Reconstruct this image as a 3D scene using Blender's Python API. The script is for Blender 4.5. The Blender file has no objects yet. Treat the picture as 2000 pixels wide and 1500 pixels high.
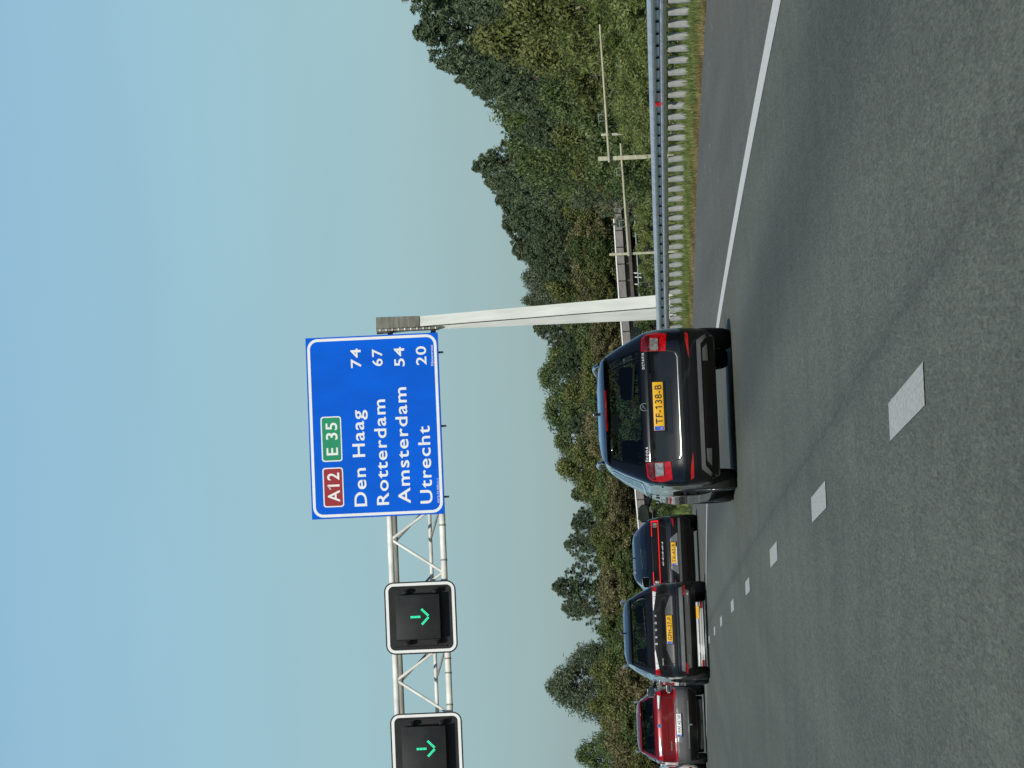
import bpy, bmesh, math, random
import numpy as np
from mathutils import Vector, Matrix
from mathutils.geometry import tessellate_polygon

sc = bpy.context.scene
COL = sc.collection
R = math.radians
rng = np.random.default_rng(7)
random.seed(7)

# ---------------------------------------------------------------- camera
F = 9500.0            # focal length in pixels of a 2000 px long side
V0, ROLL, EYE = 1272.0, math.atan(0.045), 0.90
PITCH = math.atan((V0 - 1000) / F)
_fw = Vector((0, math.cos(PITCH), math.sin(PITCH)))
_up0 = Vector((0, -math.sin(PITCH), math.cos(PITCH)))
_rt0 = Vector((1, 0, 0))
RT = _rt0 * math.cos(ROLL) - _up0 * math.sin(ROLL)
UP = _up0 * math.cos(ROLL) + _rt0 * math.sin(ROLL)
CAMP = Vector((0, 0, EYE))
cd = bpy.data.cameras.new('camera')
cam = bpy.data.objects.new('camera', cd)
COL.objects.link(cam)
# the phone was held sideways: the picture's left is up
rot = Matrix((( -UP.x, RT.x, -_fw.x), (-UP.y, RT.y, -_fw.y), (-UP.z, RT.z, -_fw.z)))
cam.matrix_world = Matrix.Translation(CAMP) @ rot.to_4x4()
cd.sensor_width = 36.0
cd.lens = F / 2000 * 36.0
cd.clip_start = 0.5
cd.clip_end = 6000
sc.camera = cam

# ---------------------------------------------------------------- sky, sun, exposure
SUN_EL, SUN_AZ = R(38), R(6)      # sun behind the camera, a little to the left
w = bpy.data.worlds.new('World')
sc.world = w
w.use_nodes = True
nt = w.node_tree
nt.nodes.clear()
sky = nt.nodes.new('ShaderNodeTexSky')
sky.sky_type = 'NISHITA'
sky.sun_disc = False
sky.sun_elevation = SUN_EL
sky.sun_rotation = math.pi + SUN_AZ
sky.altitude = 0
sky.air_density = 1.0
sky.dust_density = 0.6
sky.ozone_density = 1.5
tint = nt.nodes.new('ShaderNodeMixRGB')
tint.blend_type = 'MULTIPLY'
tint.inputs[0].default_value = 1.0
# a dusty band towards the horizon, the same all the way round
wtc = nt.nodes.new('ShaderNodeTexCoord')
wsp = nt.nodes.new('ShaderNodeSeparateXYZ')
wrp = nt.nodes.new('ShaderNodeValToRGB')
_e = wrp.color_ramp.elements
_e[0].position, _e[0].color = 0.0, (0.49, 0.665, 0.90, 1)
_e[1].position, _e[1].color = 0.17, (0.80, 0.97, 1.0, 1)
for _p, _c in ((0.03, (0.525, 0.70, 0.90, 1)), (0.08, (0.655, 0.83, 0.92, 1)), (0.13, (0.755, 0.93, 0.985, 1))):
    _e.new(_p).color = _c
nt.links.new(wtc.outputs['Generated'], wsp.inputs[0])
nt.links.new(wsp.outputs[2], wrp.inputs[0])
# the faintest high haze streaks, on every side of the sky
wmp = nt.nodes.new('ShaderNodeMapping')
wmp.inputs['Scale'].default_value = (5, 5, 34)
wns = nt.nodes.new('ShaderNodeTexNoise')
wns.inputs['Scale'].default_value = 1.0
wns.inputs['Detail'].default_value = 4
wns.inputs['Distortion'].default_value = 0.6
wmr = nt.nodes.new('ShaderNodeMapRange')
wmr.inputs[1].default_value = 0.35
wmr.inputs[2].default_value = 0.75
wmr.inputs[3].default_value = 0.975
wmr.inputs[4].default_value = 1.035
wmx = nt.nodes.new('ShaderNodeMixRGB')
wmx.blend_type = 'MULTIPLY'
wmx.inputs[0].default_value = 1.0
nt.links.new(wtc.outputs['Generated'], wmp.inputs[0])
nt.links.new(wmp.outputs[0], wns.inputs['Vector'])
nt.links.new(wns.outputs[0], wmr.inputs[0])
nt.links.new(wrp.outputs[0], wmx.inputs[1])
nt.links.new(wmr.outputs[0], wmx.inputs[2])
nt.links.new(wmx.outputs[0], tint.inputs[2])
bg = nt.nodes.new('ShaderNodeBackground')
bg.inputs[1].default_value = 0.085
wo = nt.nodes.new('ShaderNodeOutputWorld')
nt.links.new(sky.outputs[0], tint.inputs[1])
nt.links.new(tint.outputs[0], bg.inputs[0])
nt.links.new(bg.outputs[0], wo.inputs[0])
sl = bpy.data.lights.new('sun', 'SUN')
sl.energy = 3.4
sl.angle = R(0.53)
sl.color = (1.0, 0.95, 0.86)
sun = bpy.data.objects.new('sun', sl)
COL.objects.link(sun)
sd = Vector((-math.sin(SUN_AZ) * math.cos(SUN_EL), -math.cos(SUN_AZ) * math.cos(SUN_EL), math.sin(SUN_EL)))
sun.rotation_euler = (-sd).to_track_quat('-Z', 'Y').to_euler()
sun.location = sd * 60
sc.view_settings.view_transform = 'Standard'
sc.view_settings.look = 'None'
sc.view_settings.exposure = 0.0
sc.view_settings.gamma = 1.0
sc.view_settings.use_curve_mapping = False
sc.render.engine = 'CYCLES'
sc.cycles.max_bounces = 8
sc.cycles.transparent_max_bounces = 12

# ---------------------------------------------------------------- measuring helpers
def ray(u, v):
    """direction of the sight line through upright-photo pixel (u right, v down), forward part 1"""
    d = _fw + RT * ((u - 750) / F) + UP * ((1000 - v) / F)
    return d / d.y

def P(u, v, D):
    return CAMP + ray(u, v) * D

def ground(u, v):
    d = ray(u, v)
    return CAMP + d * (-EYE / d.z)

# ---------------------------------------------------------------- object helpers
def clean(mesh, smooth=None):
    if smooth:
        for p in mesh.polygons:
            p.use_smooth = True
        mesh.set_sharp_from_angle(angle=R(smooth))
    return mesh

def link(name, mesh, mats=None, parent=None, loc=None, label=None, cat=None, group=None, kind=None, rotz=None):
    o = bpy.data.objects.new(name, mesh)
    COL.objects.link(o)
    if mesh is not None and mats is not None and len(mesh.materials) == 0:
        for m in (mats if isinstance(mats, (list, tuple)) else [mats]):
            mesh.materials.append(m)
    if parent is not None:
        o.parent = parent
    if loc is not None:
        o.location = loc
    if rotz is not None:
        o.rotation_euler = (0, 0, rotz)
    if label:
        o['label'] = label
    if cat:
        o['category'] = cat
    if group:
        o['group'] = group
    if kind:
        o['kind'] = kind
    return o

def empty(name, loc, rotz=0.0, label=None, cat=None, group=None):
    o = link(name, None, None, None, loc, label, cat, group, None, rotz)
    o.empty_display_size = 0.3
    return o

def from_bm(name, bm, mats=None, parent=None, smooth=None, **kw):
    me = bpy.data.meshes.new(name)
    bm.to_mesh(me)
    bm.free()
    clean(me, smooth)
    return link(name, me, mats, parent, **kw)

def from_py(name, verts, faces, mats=None, parent=None, smooth=None, **kw):
    me = bpy.data.meshes.new(name)
    me.from_pydata([tuple(v) for v in verts], [], faces)
    me.update()
    clean(me, smooth)
    return link(name, me, mats, parent, **kw)

def bm_box(bm, c, s, bev=0.0, seg=2, mat=None):
    """box centred at c with full sizes s"""
    r = bmesh.ops.create_cube(bm, size=1.0)
    vs = r['verts']
    for v in vs:
        v.co = Vector((v.co.x * s[0], v.co.y * s[1], v.co.z * s[2]))
        if mat is not None:
            v.co = mat @ v.co
        v.co += Vector(c)
    if bev > 0:
        es = list({e for v in vs for e in v.link_edges})
        bmesh.ops.bevel(bm, geom=es, offset=bev, segments=seg, affect='EDGES', profile=0.5)
    return vs

def bm_tube(bm, a, b, r1, r2=None, n=10, cap=True):
    a, b = Vector(a), Vector(b)
    r2 = r1 if r2 is None else r2
    d = (b - a).normalized()
    x = d.cross(Vector((0, 0, 1)))
    if x.length < 1e-4:
        x = Vector((1, 0, 0))
    x.normalize()
    y = d.cross(x)
    A, B = [], []
    for i in range(n):
        t = 2 * math.pi * i / n
        o = x * math.cos(t) + y * math.sin(t)
        A.append(bm.verts.new(a + o * r1))
        B.append(bm.verts.new(b + o * r2))
    for i in range(n):
        j = (i + 1) % n
        bm.faces.new((A[i], A[j], B[j], B[i]))
    if cap:
        bm.faces.new(A[::-1])
        bm.faces.new(B)

def box(name, c, s, m, parent=None, bev=0.0, smooth=40, **kw):
    bm = bmesh.new()
    bm_box(bm, c, s, bev)
    return from_bm(name, bm, m, parent, smooth if bev else None, **kw)

def tube(name, a, b, r, m, parent=None, n=12, r2=None, **kw):
    bm = bmesh.new()
    bm_tube(bm, a, b, r, r2, n)
    return from_bm(name, bm, m, parent, 50, **kw)

def rrect(x0, z0, x1, z1, r, n=6):
    """rounded rectangle outline, counter-clockwise"""
    out = []
    for cx, cz, a0 in ((x1 - r, z0 + r, -90), (x1 - r, z1 - r, 0), (x0 + r, z1 - r, 90), (x0 + r, z0 + r, 180)):
        for i in range(n + 1):
            a = R(a0 + 90 * i / n)
            out.append((cx + r * math.cos(a), cz + r * math.sin(a)))
    return out

def plate_mesh(name, outline, y, depth, m, parent, hole=None, **kw):
    """flat piece in the local xz plane, front at y, reaching back by depth; optional hole outline of equal length"""
    bm = bmesh.new()
    f = [bm.verts.new((p[0], y, p[1])) for p in outline]
    b = [bm.verts.new((p[0], y + depth, p[1])) for p in outline]
    n = len(f)
    if hole is None:
        bm.faces.new(f)
        bm.faces.new(b[::-1])
        for i in range(n):
            j = (i + 1) % n
            bm.faces.new((f[j], f[i], b[i], b[j]))
    else:
        hf = [bm.verts.new((p[0], y, p[1])) for p in hole]
        hb = [bm.verts.new((p[0], y + depth, p[1])) for p in hole]
        for i in range(n):
            j = (i + 1) % n
            bm.faces.new((f[i], f[j], hf[j], hf[i]))
            bm.faces.new((b[j], b[i], hb[i], hb[j]))
            bm.faces.new((f[j], f[i], b[i], b[j]))
            bm.faces.new((hf[i], hf[j], hb[j], hb[i]))
    bmesh.ops.recalc_face_normals(bm, faces=bm.faces)
    return from_bm(name, bm, m, parent, 30, **kw)

_txt = {}
def text_mesh(body, width, height, bold=0.0, spacing=1.0, extrude=0.0):
    cu = bpy.data.curves.new('lettering', 'FONT')
    cu.body = body
    cu.size = 1.0
    cu.space_character = spacing
    cu.offset = bold
    cu.extrude = extrude
    cu.resolution_u = 4
    o = bpy.data.objects.new('lettering_tmp', cu)
    COL.objects.link(o)
    dg = bpy.context.evaluated_depsgraph_get()
    me = bpy.data.meshes.new_from_object(o.evaluated_get(dg))
    COL.objects.unlink(o)
    bpy.data.objects.remove(o)
    bpy.data.curves.remove(cu)
    n = len(me.vertices)
    co = np.zeros(n * 3)
    me.vertices.foreach_get('co', co)
    co = co.reshape(-1, 3)
    lo, hi = co.min(0), co.max(0)
    sx = width / (hi[0] - lo[0])
    out = np.zeros_like(co)
    out[:, 0] = (co[:, 0] - lo[0]) * sx
    # font cap height of the built-in face is about 0.73 of its size
    sz = height / 0.729
    out[:, 2] = co[:, 1] * sz
    out[:, 1] = -co[:, 2]
    me.vertices.foreach_set('co', out.ravel())
    if '1' in body and len(body) < 12:
        # give each plain stroke of a 1 its slanting flag
        bm = bmesh.new()
        bm.from_mesh(me)
        seen = set()
        for v in list(bm.verts):
            if v.index in seen:
                continue
            st, isl = [v], []
            seen.add(v.index)
            while st:
                q = st.pop()
                isl.append(q)
                for e in q.link_edges:
                    r_ = e.other_vert(q)
                    if r_.index not in seen:
                        seen.add(r_.index)
                        st.append(r_)
            xs_ = [q.co.x for q in isl]
            zs_ = [q.co.z for q in isl]
            if max(zs_) - min(zs_) > 0.9 * height and max(xs_) - min(xs_) < 0.3 * height:
                x0, x1, zt_, yy_ = min(xs_), max(xs_), max(zs_), min(q.co.y for q in isl)
                wd_ = x1 - x0
                f = [bm.verts.new(c) for c in ((x0 - 0.24 * height, yy_, zt_ - 0.30 * height), (x0 + wd_ * 0.3, yy_, zt_ - 0.145 * height),
                                               (x0 + wd_ * 0.3, yy_, zt_), (x0 - 0.24 * height, yy_, zt_ - 0.165 * height))]
                bm.faces.new(f)
        bm.normal_update()
        bm.to_mesh(me)
        bm.free()
    me.materials.clear()
    me.update()
    return me

def text(name, body, x, y, z, width, height, m, parent, bold=0.01, spacing=1.05, extrude=0.004, **kw):
    me = text_mesh(body, width, height, bold, spacing, extrude)
    return link(name, me, m, parent, loc=(x, y, z), **kw)

# ---------------------------------------------------------------- materials
def nodes(name):
    m = bpy.data.materials.new(name)
    m.use_nodes = True
    n = m.node_tree
    b = n.nodes['Principled BSDF']
    return m, n, b

def mk(name, col, rough=0.5, metal=0.0, coat=0.0, coat_rough=0.03, spec=0.5, var=0.12, vscale=3.0, rvar=0.08,
       emit=None, estr=0.0, trans=0.0, bump=0.0, bscale=40.0, streak=None):
    """plain surface with a little procedural wear in colour and gloss"""
    m, n, b = nodes(name)
    tc = n.nodes.new('ShaderNodeTexCoord')
    ns = n.nodes.new('ShaderNodeTexNoise')
    ns.inputs['Scale'].default_value = vscale
    ns.inputs['Detail'].default_value = 6
    src = tc.outputs['Object']
    if streak:
        mp = n.nodes.new('ShaderNodeMapping')
        mp.inputs['Scale'].default_value = streak
        n.links.new(src, mp.inputs[0])
        src = mp.outputs[0]
    n.links.new(src, ns.inputs['Vector'])
    rp = n.nodes.new('ShaderNodeValToRGB')
    c = np.array(col)
    lo, hi = np.clip(c * (1 - var), 0, 1), np.clip(c * (1 + var), 0, 1)
    rp.color_ramp.elements[0].position = 0.3
    rp.color_ramp.elements[1].position = 0.7
    rp.color_ramp.elements[0].color = (*lo, 1)
    rp.color_ramp.elements[1].color = (*hi, 1)
    n.links.new(ns.outputs[0], rp.inputs[0])
    n.links.new(rp.outputs[0], b.inputs['Base Color'])
    mr = n.nodes.new('ShaderNodeMapRange')
    mr.inputs[3].default_value = max(0, rough - rvar)
    mr.inputs[4].default_value = min(1, rough + rvar)
    n.links.new(ns.outputs[0], mr.inputs[0])
    n.links.new(mr.outputs[0], b.inputs['Roughness'])
    b.inputs['Metallic'].default_value = metal
    b.inputs['Specular IOR Level'].default_value = spec
    b.inputs['Coat Weight'].default_value = coat
    b.inputs['Coat Roughness'].default_value = coat_rough
    b.inputs['Transmission Weight'].default_value = trans
    if emit:
        b.inputs['Emission Color'].default_value = (*emit, 1)
        b.inputs['Emission Strength'].default_value = estr
    if bump:
        bn = n.nodes.new('ShaderNodeBump')
        bn.inputs['Strength'].default_value = bump
        bn.inputs['Distance'].default_value = 0.01
        n2 = n.nodes.new('ShaderNodeTexNoise')
        n2.inputs['Scale'].default_value = bscale
        n2.inputs['Detail'].default_value = 4
        n.links.new(tc.outputs['Object'], n2.inputs['Vector'])
        n.links.new(n2.outputs[0], bn.inputs['Height'])
        n.links.new(bn.outputs[0], b.inputs['Normal'])
    return m

def mk_glass(name, tintc, gloss=1.0, ior=1.5):
    m = bpy.data.materials.new(name)
    m.use_nodes = True
    n = m.node_tree
    n.nodes.clear()
    out = n.nodes.new('ShaderNodeOutputMaterial')
    mix = n.nodes.new('ShaderNodeMixShader')
    tr = n.nodes.new('ShaderNodeBsdfTransparent')
    tr.inputs[0].default_value = (*tintc, 1)
    gl = n.nodes.new('ShaderNodeBsdfGlossy')
    gl.inputs['Roughness'].default_value = 0.02
    fr = n.nodes.new('ShaderNodeFresnel')
    fr.inputs['IOR'].default_value = ior
    tc = n.nodes.new('ShaderNodeTexCoord')
    ns = n.nodes.new('ShaderNodeTexNoise')
    ns.inputs['Scale'].default_value = 2.5
    n.links.new(tc.outputs['Object'], ns.inputs['Vector'])
    mr = n.nodes.new('ShaderNodeMapRange')
    mr.inputs[3].default_value = 0.005
    mr.inputs[4].default_value = 0.05
    n.links.new(ns.outputs[0], mr.inputs[0])
    n.links.new(mr.outputs[0], gl.inputs['Roughness'])
    # the far face of a thin pane must not act as the inside of a glass block
    geo = n.nodes.new('ShaderNodeNewGeometry')
    io = n.nodes.new('ShaderNodeMapRange')
    io.inputs[3].default_value = ior
    io.inputs[4].default_value = 1.0 / ior
    n.links.new(geo.outputs['Backfacing'], io.inputs[0])
    n.links.new(io.outputs[0], fr.inputs['IOR'])
    n.links.new(fr.outputs[0], mix.inputs[0])
    n.links.new(tr.outputs[0], mix.inputs[1])
    n.links.new(gl.outputs[0], mix.inputs[2])
    n.links.new(mix.outputs[0], out.inputs[0])
    return m

def mk_paint(name, col, flake=0.35, rough=0.32, metal=0.55, spec=0.5):
    """metallic car lacquer with a clear coat; the inside of the sheet is bare dark primer"""
    m, n, b = nodes(name)
    tc = n.nodes.new('ShaderNodeTexCoord')
    vo = n.nodes.new('ShaderNodeTexVoronoi')
    vo.inputs['Scale'].default_value = 900
    n.links.new(tc.outputs['Object'], vo.inputs['Vector'])
    rp = n.nodes.new('ShaderNodeValToRGB')
    c = np.array(col)
    rp.color_ramp.elements[0].color = (*(c * (1 - flake)), 1)
    rp.color_ramp.elements[1].color = (*np.clip(c * (1 + flake), 0, 1), 1)
    n.links.new(vo.outputs['Color'], rp.inputs[0])
    geo = n.nodes.new('ShaderNodeNewGeometry')
    mx = n.nodes.new('ShaderNodeMixRGB')
    mx.inputs[2].default_value = (0.012, 0.012, 0.013, 1)
    n.links.new(geo.outputs['Backfacing'], mx.inputs[0])
    n.links.new(rp.outputs[0], mx.inputs[1])
    n.links.new(mx.outputs[0], b.inputs['Base Color'])
    b.inputs['Metallic'].default_value = metal
    b.inputs['Specular IOR Level'].default_value = spec
    ns = n.nodes.new('ShaderNodeTexNoise')
    ns.inputs['Scale'].default_value = 2.2
    ns.inputs['Detail'].default_value = 5
    n.links.new(tc.outputs['Object'], ns.inputs['Vector'])
    mr = n.nodes.new('ShaderNodeMapRange')
    mr.inputs[3].default_value = rough - 0.06
    mr.inputs[4].default_value = rough + 0.08
    n.links.new(ns.outputs[0], mr.inputs[0])
    n.links.new(mr.outputs[0], b.inputs['Roughness'])
    m2 = n.nodes.new('ShaderNodeMapRange')
    m2.inputs[3].default_value = 0.02
    m2.inputs[4].default_value = 0.09
    n.links.new(ns.outputs[0], m2.inputs[0])
    n.links.new(m2.outputs[0], b.inputs['Coat Roughness'])
    inv = n.nodes.new('ShaderNodeMath')
    inv.operation = 'SUBTRACT'
    inv.inputs[0].default_value = 1.0
    n.links.new(geo.outputs['Backfacing'], inv.inputs[1])
    n.links.new(inv.outputs[0], b.inputs['Coat Weight'])
    b.inputs['Coat IOR'].default_value = 1.42
    return m

M = {}
M['white_paint'] = mk('white_sign_film', (0.80, 0.80, 0.78), 0.55, var=0.04)
M['blue'] = mk('blue_sign_film', (0.0005, 0.108, 0.64), 0.6, var=0.10, spec=0.1, vscale=1.2, streak=(1.5, 1, 0.5))
M['red_film'] = mk('red_sign_film', (0.30, 0.012, 0.018), 0.55, var=0.05)
M['green_film'] = mk('green_sign_film', (0.0, 0.25, 0.11), 0.55, var=0.05)
M['galv'] = mk('galvanised_steel', (0.72, 0.71, 0.65), 0.55, metal=0.0, var=0.22, vscale=2.2, rvar=0.12)
M['galv_dirty'] = mk('weathered_grey_steel', (0.25, 0.24, 0.20), 0.7, metal=0.1, var=0.35, vscale=2.0, streak=(1, 1, 8))
M['mast'] = mk('pale_coated_steel', (0.86, 0.87, 0.80), 0.5, var=0.12, vscale=1.6, rvar=0.1, streak=(3, 3, 0.6))
M['rail'] = mk('zinc_rail_steel', (0.56, 0.58, 0.58), 0.34, metal=0.25, var=0.22, vscale=4, rvar=0.12)
M['post'] = mk('zinc_post_steel', (0.37, 0.38, 0.365), 0.55, metal=0.0, var=0.22, vscale=6)
M['black'] = mk('matt_black_sheet', (0.019, 0.020, 0.020), 0.6, spec=0.25, var=0.3, vscale=2)
M['black2'] = mk('black_front_glass', (0.017, 0.019, 0.019), 0.55, spec=0.25, var=0.3, vscale=3)
M['rubber'] = mk('tyre_rubber', (0.013, 0.013, 0.013), 0.8, var=0.3, vscale=8)
M['plastic'] = mk('black_grained_plastic', (0.008, 0.008, 0.008), 0.5, spec=0.2, var=0.2, vscale=6)
M['gloss_black'] = mk('gloss_black_trim', (0.006, 0.006, 0.007), 0.12, var=0.1, rvar=0.04)
M['grey_plastic'] = mk('grey_grained_plastic', (0.085, 0.088, 0.088), 0.5, var=0.15, vscale=5)
M['silver'] = mk('satin_silver_trim', (0.42, 0.43, 0.43), 0.32, metal=0.8, var=0.12, vscale=5)
M['dull_silver'] = mk('dull_grey_trim', (0.16, 0.165, 0.165), 0.4, metal=0.4, var=0.15, vscale=5)
M['chrome'] = mk('bright_chrome', (0.70, 0.71, 0.72), 0.16, metal=1.0, var=0.05, rvar=0.05)
M['rim'] = mk('alloy_rim', (0.30, 0.31, 0.32), 0.35, metal=0.8, var=0.15)
M['lamp_red'] = mk('red_lamp_lens', (0.40, 0.003, 0.005), 0.2, spec=0.2, coat=0.6, var=0.35, vscale=22, rvar=0.05)
M['lamp_dark'] = mk('dark_red_lamp_lens', (0.10, 0.004, 0.006), 0.12, coat=1.0, var=0.35, vscale=18, rvar=0.05)
M['lamp_clear'] = mk('clear_lamp_lens', (0.30, 0.30, 0.29), 0.16, metal=0.4, coat=1.0, var=0.45, vscale=26)
M['lamp_white'] = mk('white_lamp_lens', (0.78, 0.79, 0.80), 0.2, metal=0.1, coat=1.0, var=0.2, vscale=20)
M['badge'] = mk('bright_badge_metal', (0.80, 0.80, 0.79), 0.35, metal=0.1, var=0.05)
M['lamp_lit'] = mk('lit_red_light_bar', (0.45, 0.008, 0.008), 0.2, var=0.1, emit=(1.0, 0.012, 0.012), estr=0.75)
M['reflector'] = mk('red_reflector', (0.40, 0.008, 0.010), 0.25, coat=0.8, var=0.15, vscale=30)
M['plate_yellow'] = mk('yellow_plate_film', (0.78, 0.42, 0.012), 0.45, var=0.05)
M['plate_white'] = mk('white_plate_film', (0.80, 0.82, 0.82), 0.45, var=0.05)
M['plate_blue'] = mk('blue_plate_film', (0.02, 0.12, 0.52), 0.45, var=0.05)
M['plate_ink'] = mk('black_plate_ink', (0.012, 0.012, 0.014), 0.5)
M['trimdark'] = mk('dark_cabin_fabric', (0.010, 0.010, 0.011), 0.9, var=0.3, vscale=10)
M['glass_dark'] = mk_glass('tinted_rear_glass', (0.38, 0.45, 0.42))
M['glass_privacy'] = mk_glass('privacy_rear_glass', (0.05, 0.06, 0.07), ior=1.7)
M['glass'] = mk_glass('clear_car_glass', (0.72, 0.80, 0.76))
M['mirror'] = mk('mirror_glass', (0.20, 0.25, 0.26), 0.04, metal=1.0, var=0.03, rvar=0.02)
M['paint_black'] = mk_paint('deep_black_lacquer', (0.0035, 0.004, 0.0055), metal=0.0, spec=0.12)
M['paint_navy'] = mk_paint('blue_black_lacquer', (0.004, 0.005, 0.008), metal=0.0, spec=0.12)
M['paint_graphite'] = mk_paint('graphite_lacquer', (0.010, 0.0105, 0.012), metal=0.1, spec=0.2)
M['paint_red'] = mk_paint('ruby_red_lacquer', (0.20, 0.003, 0.007), metal=0.3)
M['paint_silver'] = mk_paint('silver_lacquer', (0.72, 0.73, 0.73), metal=0.1)
M['paint_white'] = mk_paint('white_lacquer', (0.75, 0.76, 0.75), metal=0.0)
M['concrete'] = mk('weathered_concrete', (0.20, 0.185, 0.17), 0.9, var=0.25, vscale=1.5, bump=0.3, streak=(1, 1, 3))
M['concrete_shaded'] = mk('shaded_dark_concrete', (0.10, 0.085, 0.075), 0.9, var=0.35, vscale=1.2)  # darker copy of the concrete, shade under the deck put into its colour
M['joint'] = mk('dark_joint_filler', (0.03, 0.027, 0.025), 0.9)
M['rail_white'] = mk('white_rail_paint', (0.80, 0.80, 0.80), 0.5, var=0.05)
M['pale_timber'] = mk('pale_yellow_timber', (0.40, 0.39, 0.27), 0.75, var=0.25, vscale=3, streak=(1, 1, 6))
M['pale_metal'] = mk('pale_grey_pipe', (0.26, 0.30, 0.29), 0.5, metal=0.2, var=0.15)
M['green_led'] = mk('green_lamp_dots', (0.02, 0.4, 0.25), 0.4, emit=(0.02, 0.95, 0.42), estr=1.0)
# ================================================================ the lines of the road
class Curve:
    """x of a road line as a function of distance y, curving away to the left"""
    def __init__(s, pts, deg=2, k=-0.0025, lo_slope=None):
        pts = np.array(pts)
        s.p = np.polyfit(pts[:, 1], pts[:, 0], deg)
        s.lo, s.hi = pts[:, 1].min(), pts[:, 1].max()
        s.k, s.ls = k, lo_slope
        d = np.polyder(s.p)
        s.xl, s.xh = np.polyval(s.p, s.lo), np.polyval(s.p, s.hi)
        s.sl = np.polyval(d, s.lo) if lo_slope is None else lo_slope
        s.sh = np.polyval(d, s.hi)
    def __call__(s, y):
        if y < s.lo:
            return s.xl + s.sl * (y - s.lo)
        if y > s.hi:
            t = y - s.hi
            return s.xh + s.sh * t + s.k * t * t
        return float(np.polyval(s.p, y))
    def slope(s, y):
        return (s(y + 0.5) - s(y - 0.5))

def gxy(l):
    return [(g.x, g.y) for g in (ground(u, v) for u, v in l)]

DASH_PX = [(715, 1770), (516.5, 1599.7), (413, 1511.7), (357, 1460.4), (316, 1431), (288.4, 1408.8), (266, 1396), (251, 1385.4)]
dash_g = gxy(DASH_PX)
dashc = Curve(dash_g)
edgec = Curve(gxy([(1500, 1518.6), (1260, 1471.8), (1070, 1437), (882, 1404.7)]))
aspc = Curve([(4.7, 60), (3.87, 72.6), (1.12, 99.6)], lo_slope=-0.055)
railc = Curve([(5.37, 68), (3.98, 86), (1.58, 107)], lo_slope=-0.06)

def strip(name, cl, cr, y0, y1, z, mat, step=3.0, parent=None, nx=1, uvc=None, **kw):
    ys = np.arange(y0, y1 + 1e-6, (y1 - y0) / max(1, round((y1 - y0) / step)))
    vs, uv, fs = [], [], []
    for y in ys:
        a, b = cl(y), cr(y)
        for i in range(nx + 1):
            x = a + (b - a) * i / nx
            vs.append((x, y, z))
            uv.append((x - (uvc or dashc)(y), y))
    for j in range(len(ys) - 1):
        for i in range(nx):
            q = j * (nx + 1) + i
            fs.append((q, q + 1, q + nx + 2, q + nx + 1))
    o = from_py(name, vs, fs, mat, parent, **kw)
    ul = o.data.uv_layers.new(name='lat')
    for lp in o.data.loops:
        ul.data[lp.index].uv = uv[lp.vertex_index]
    return o

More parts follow.
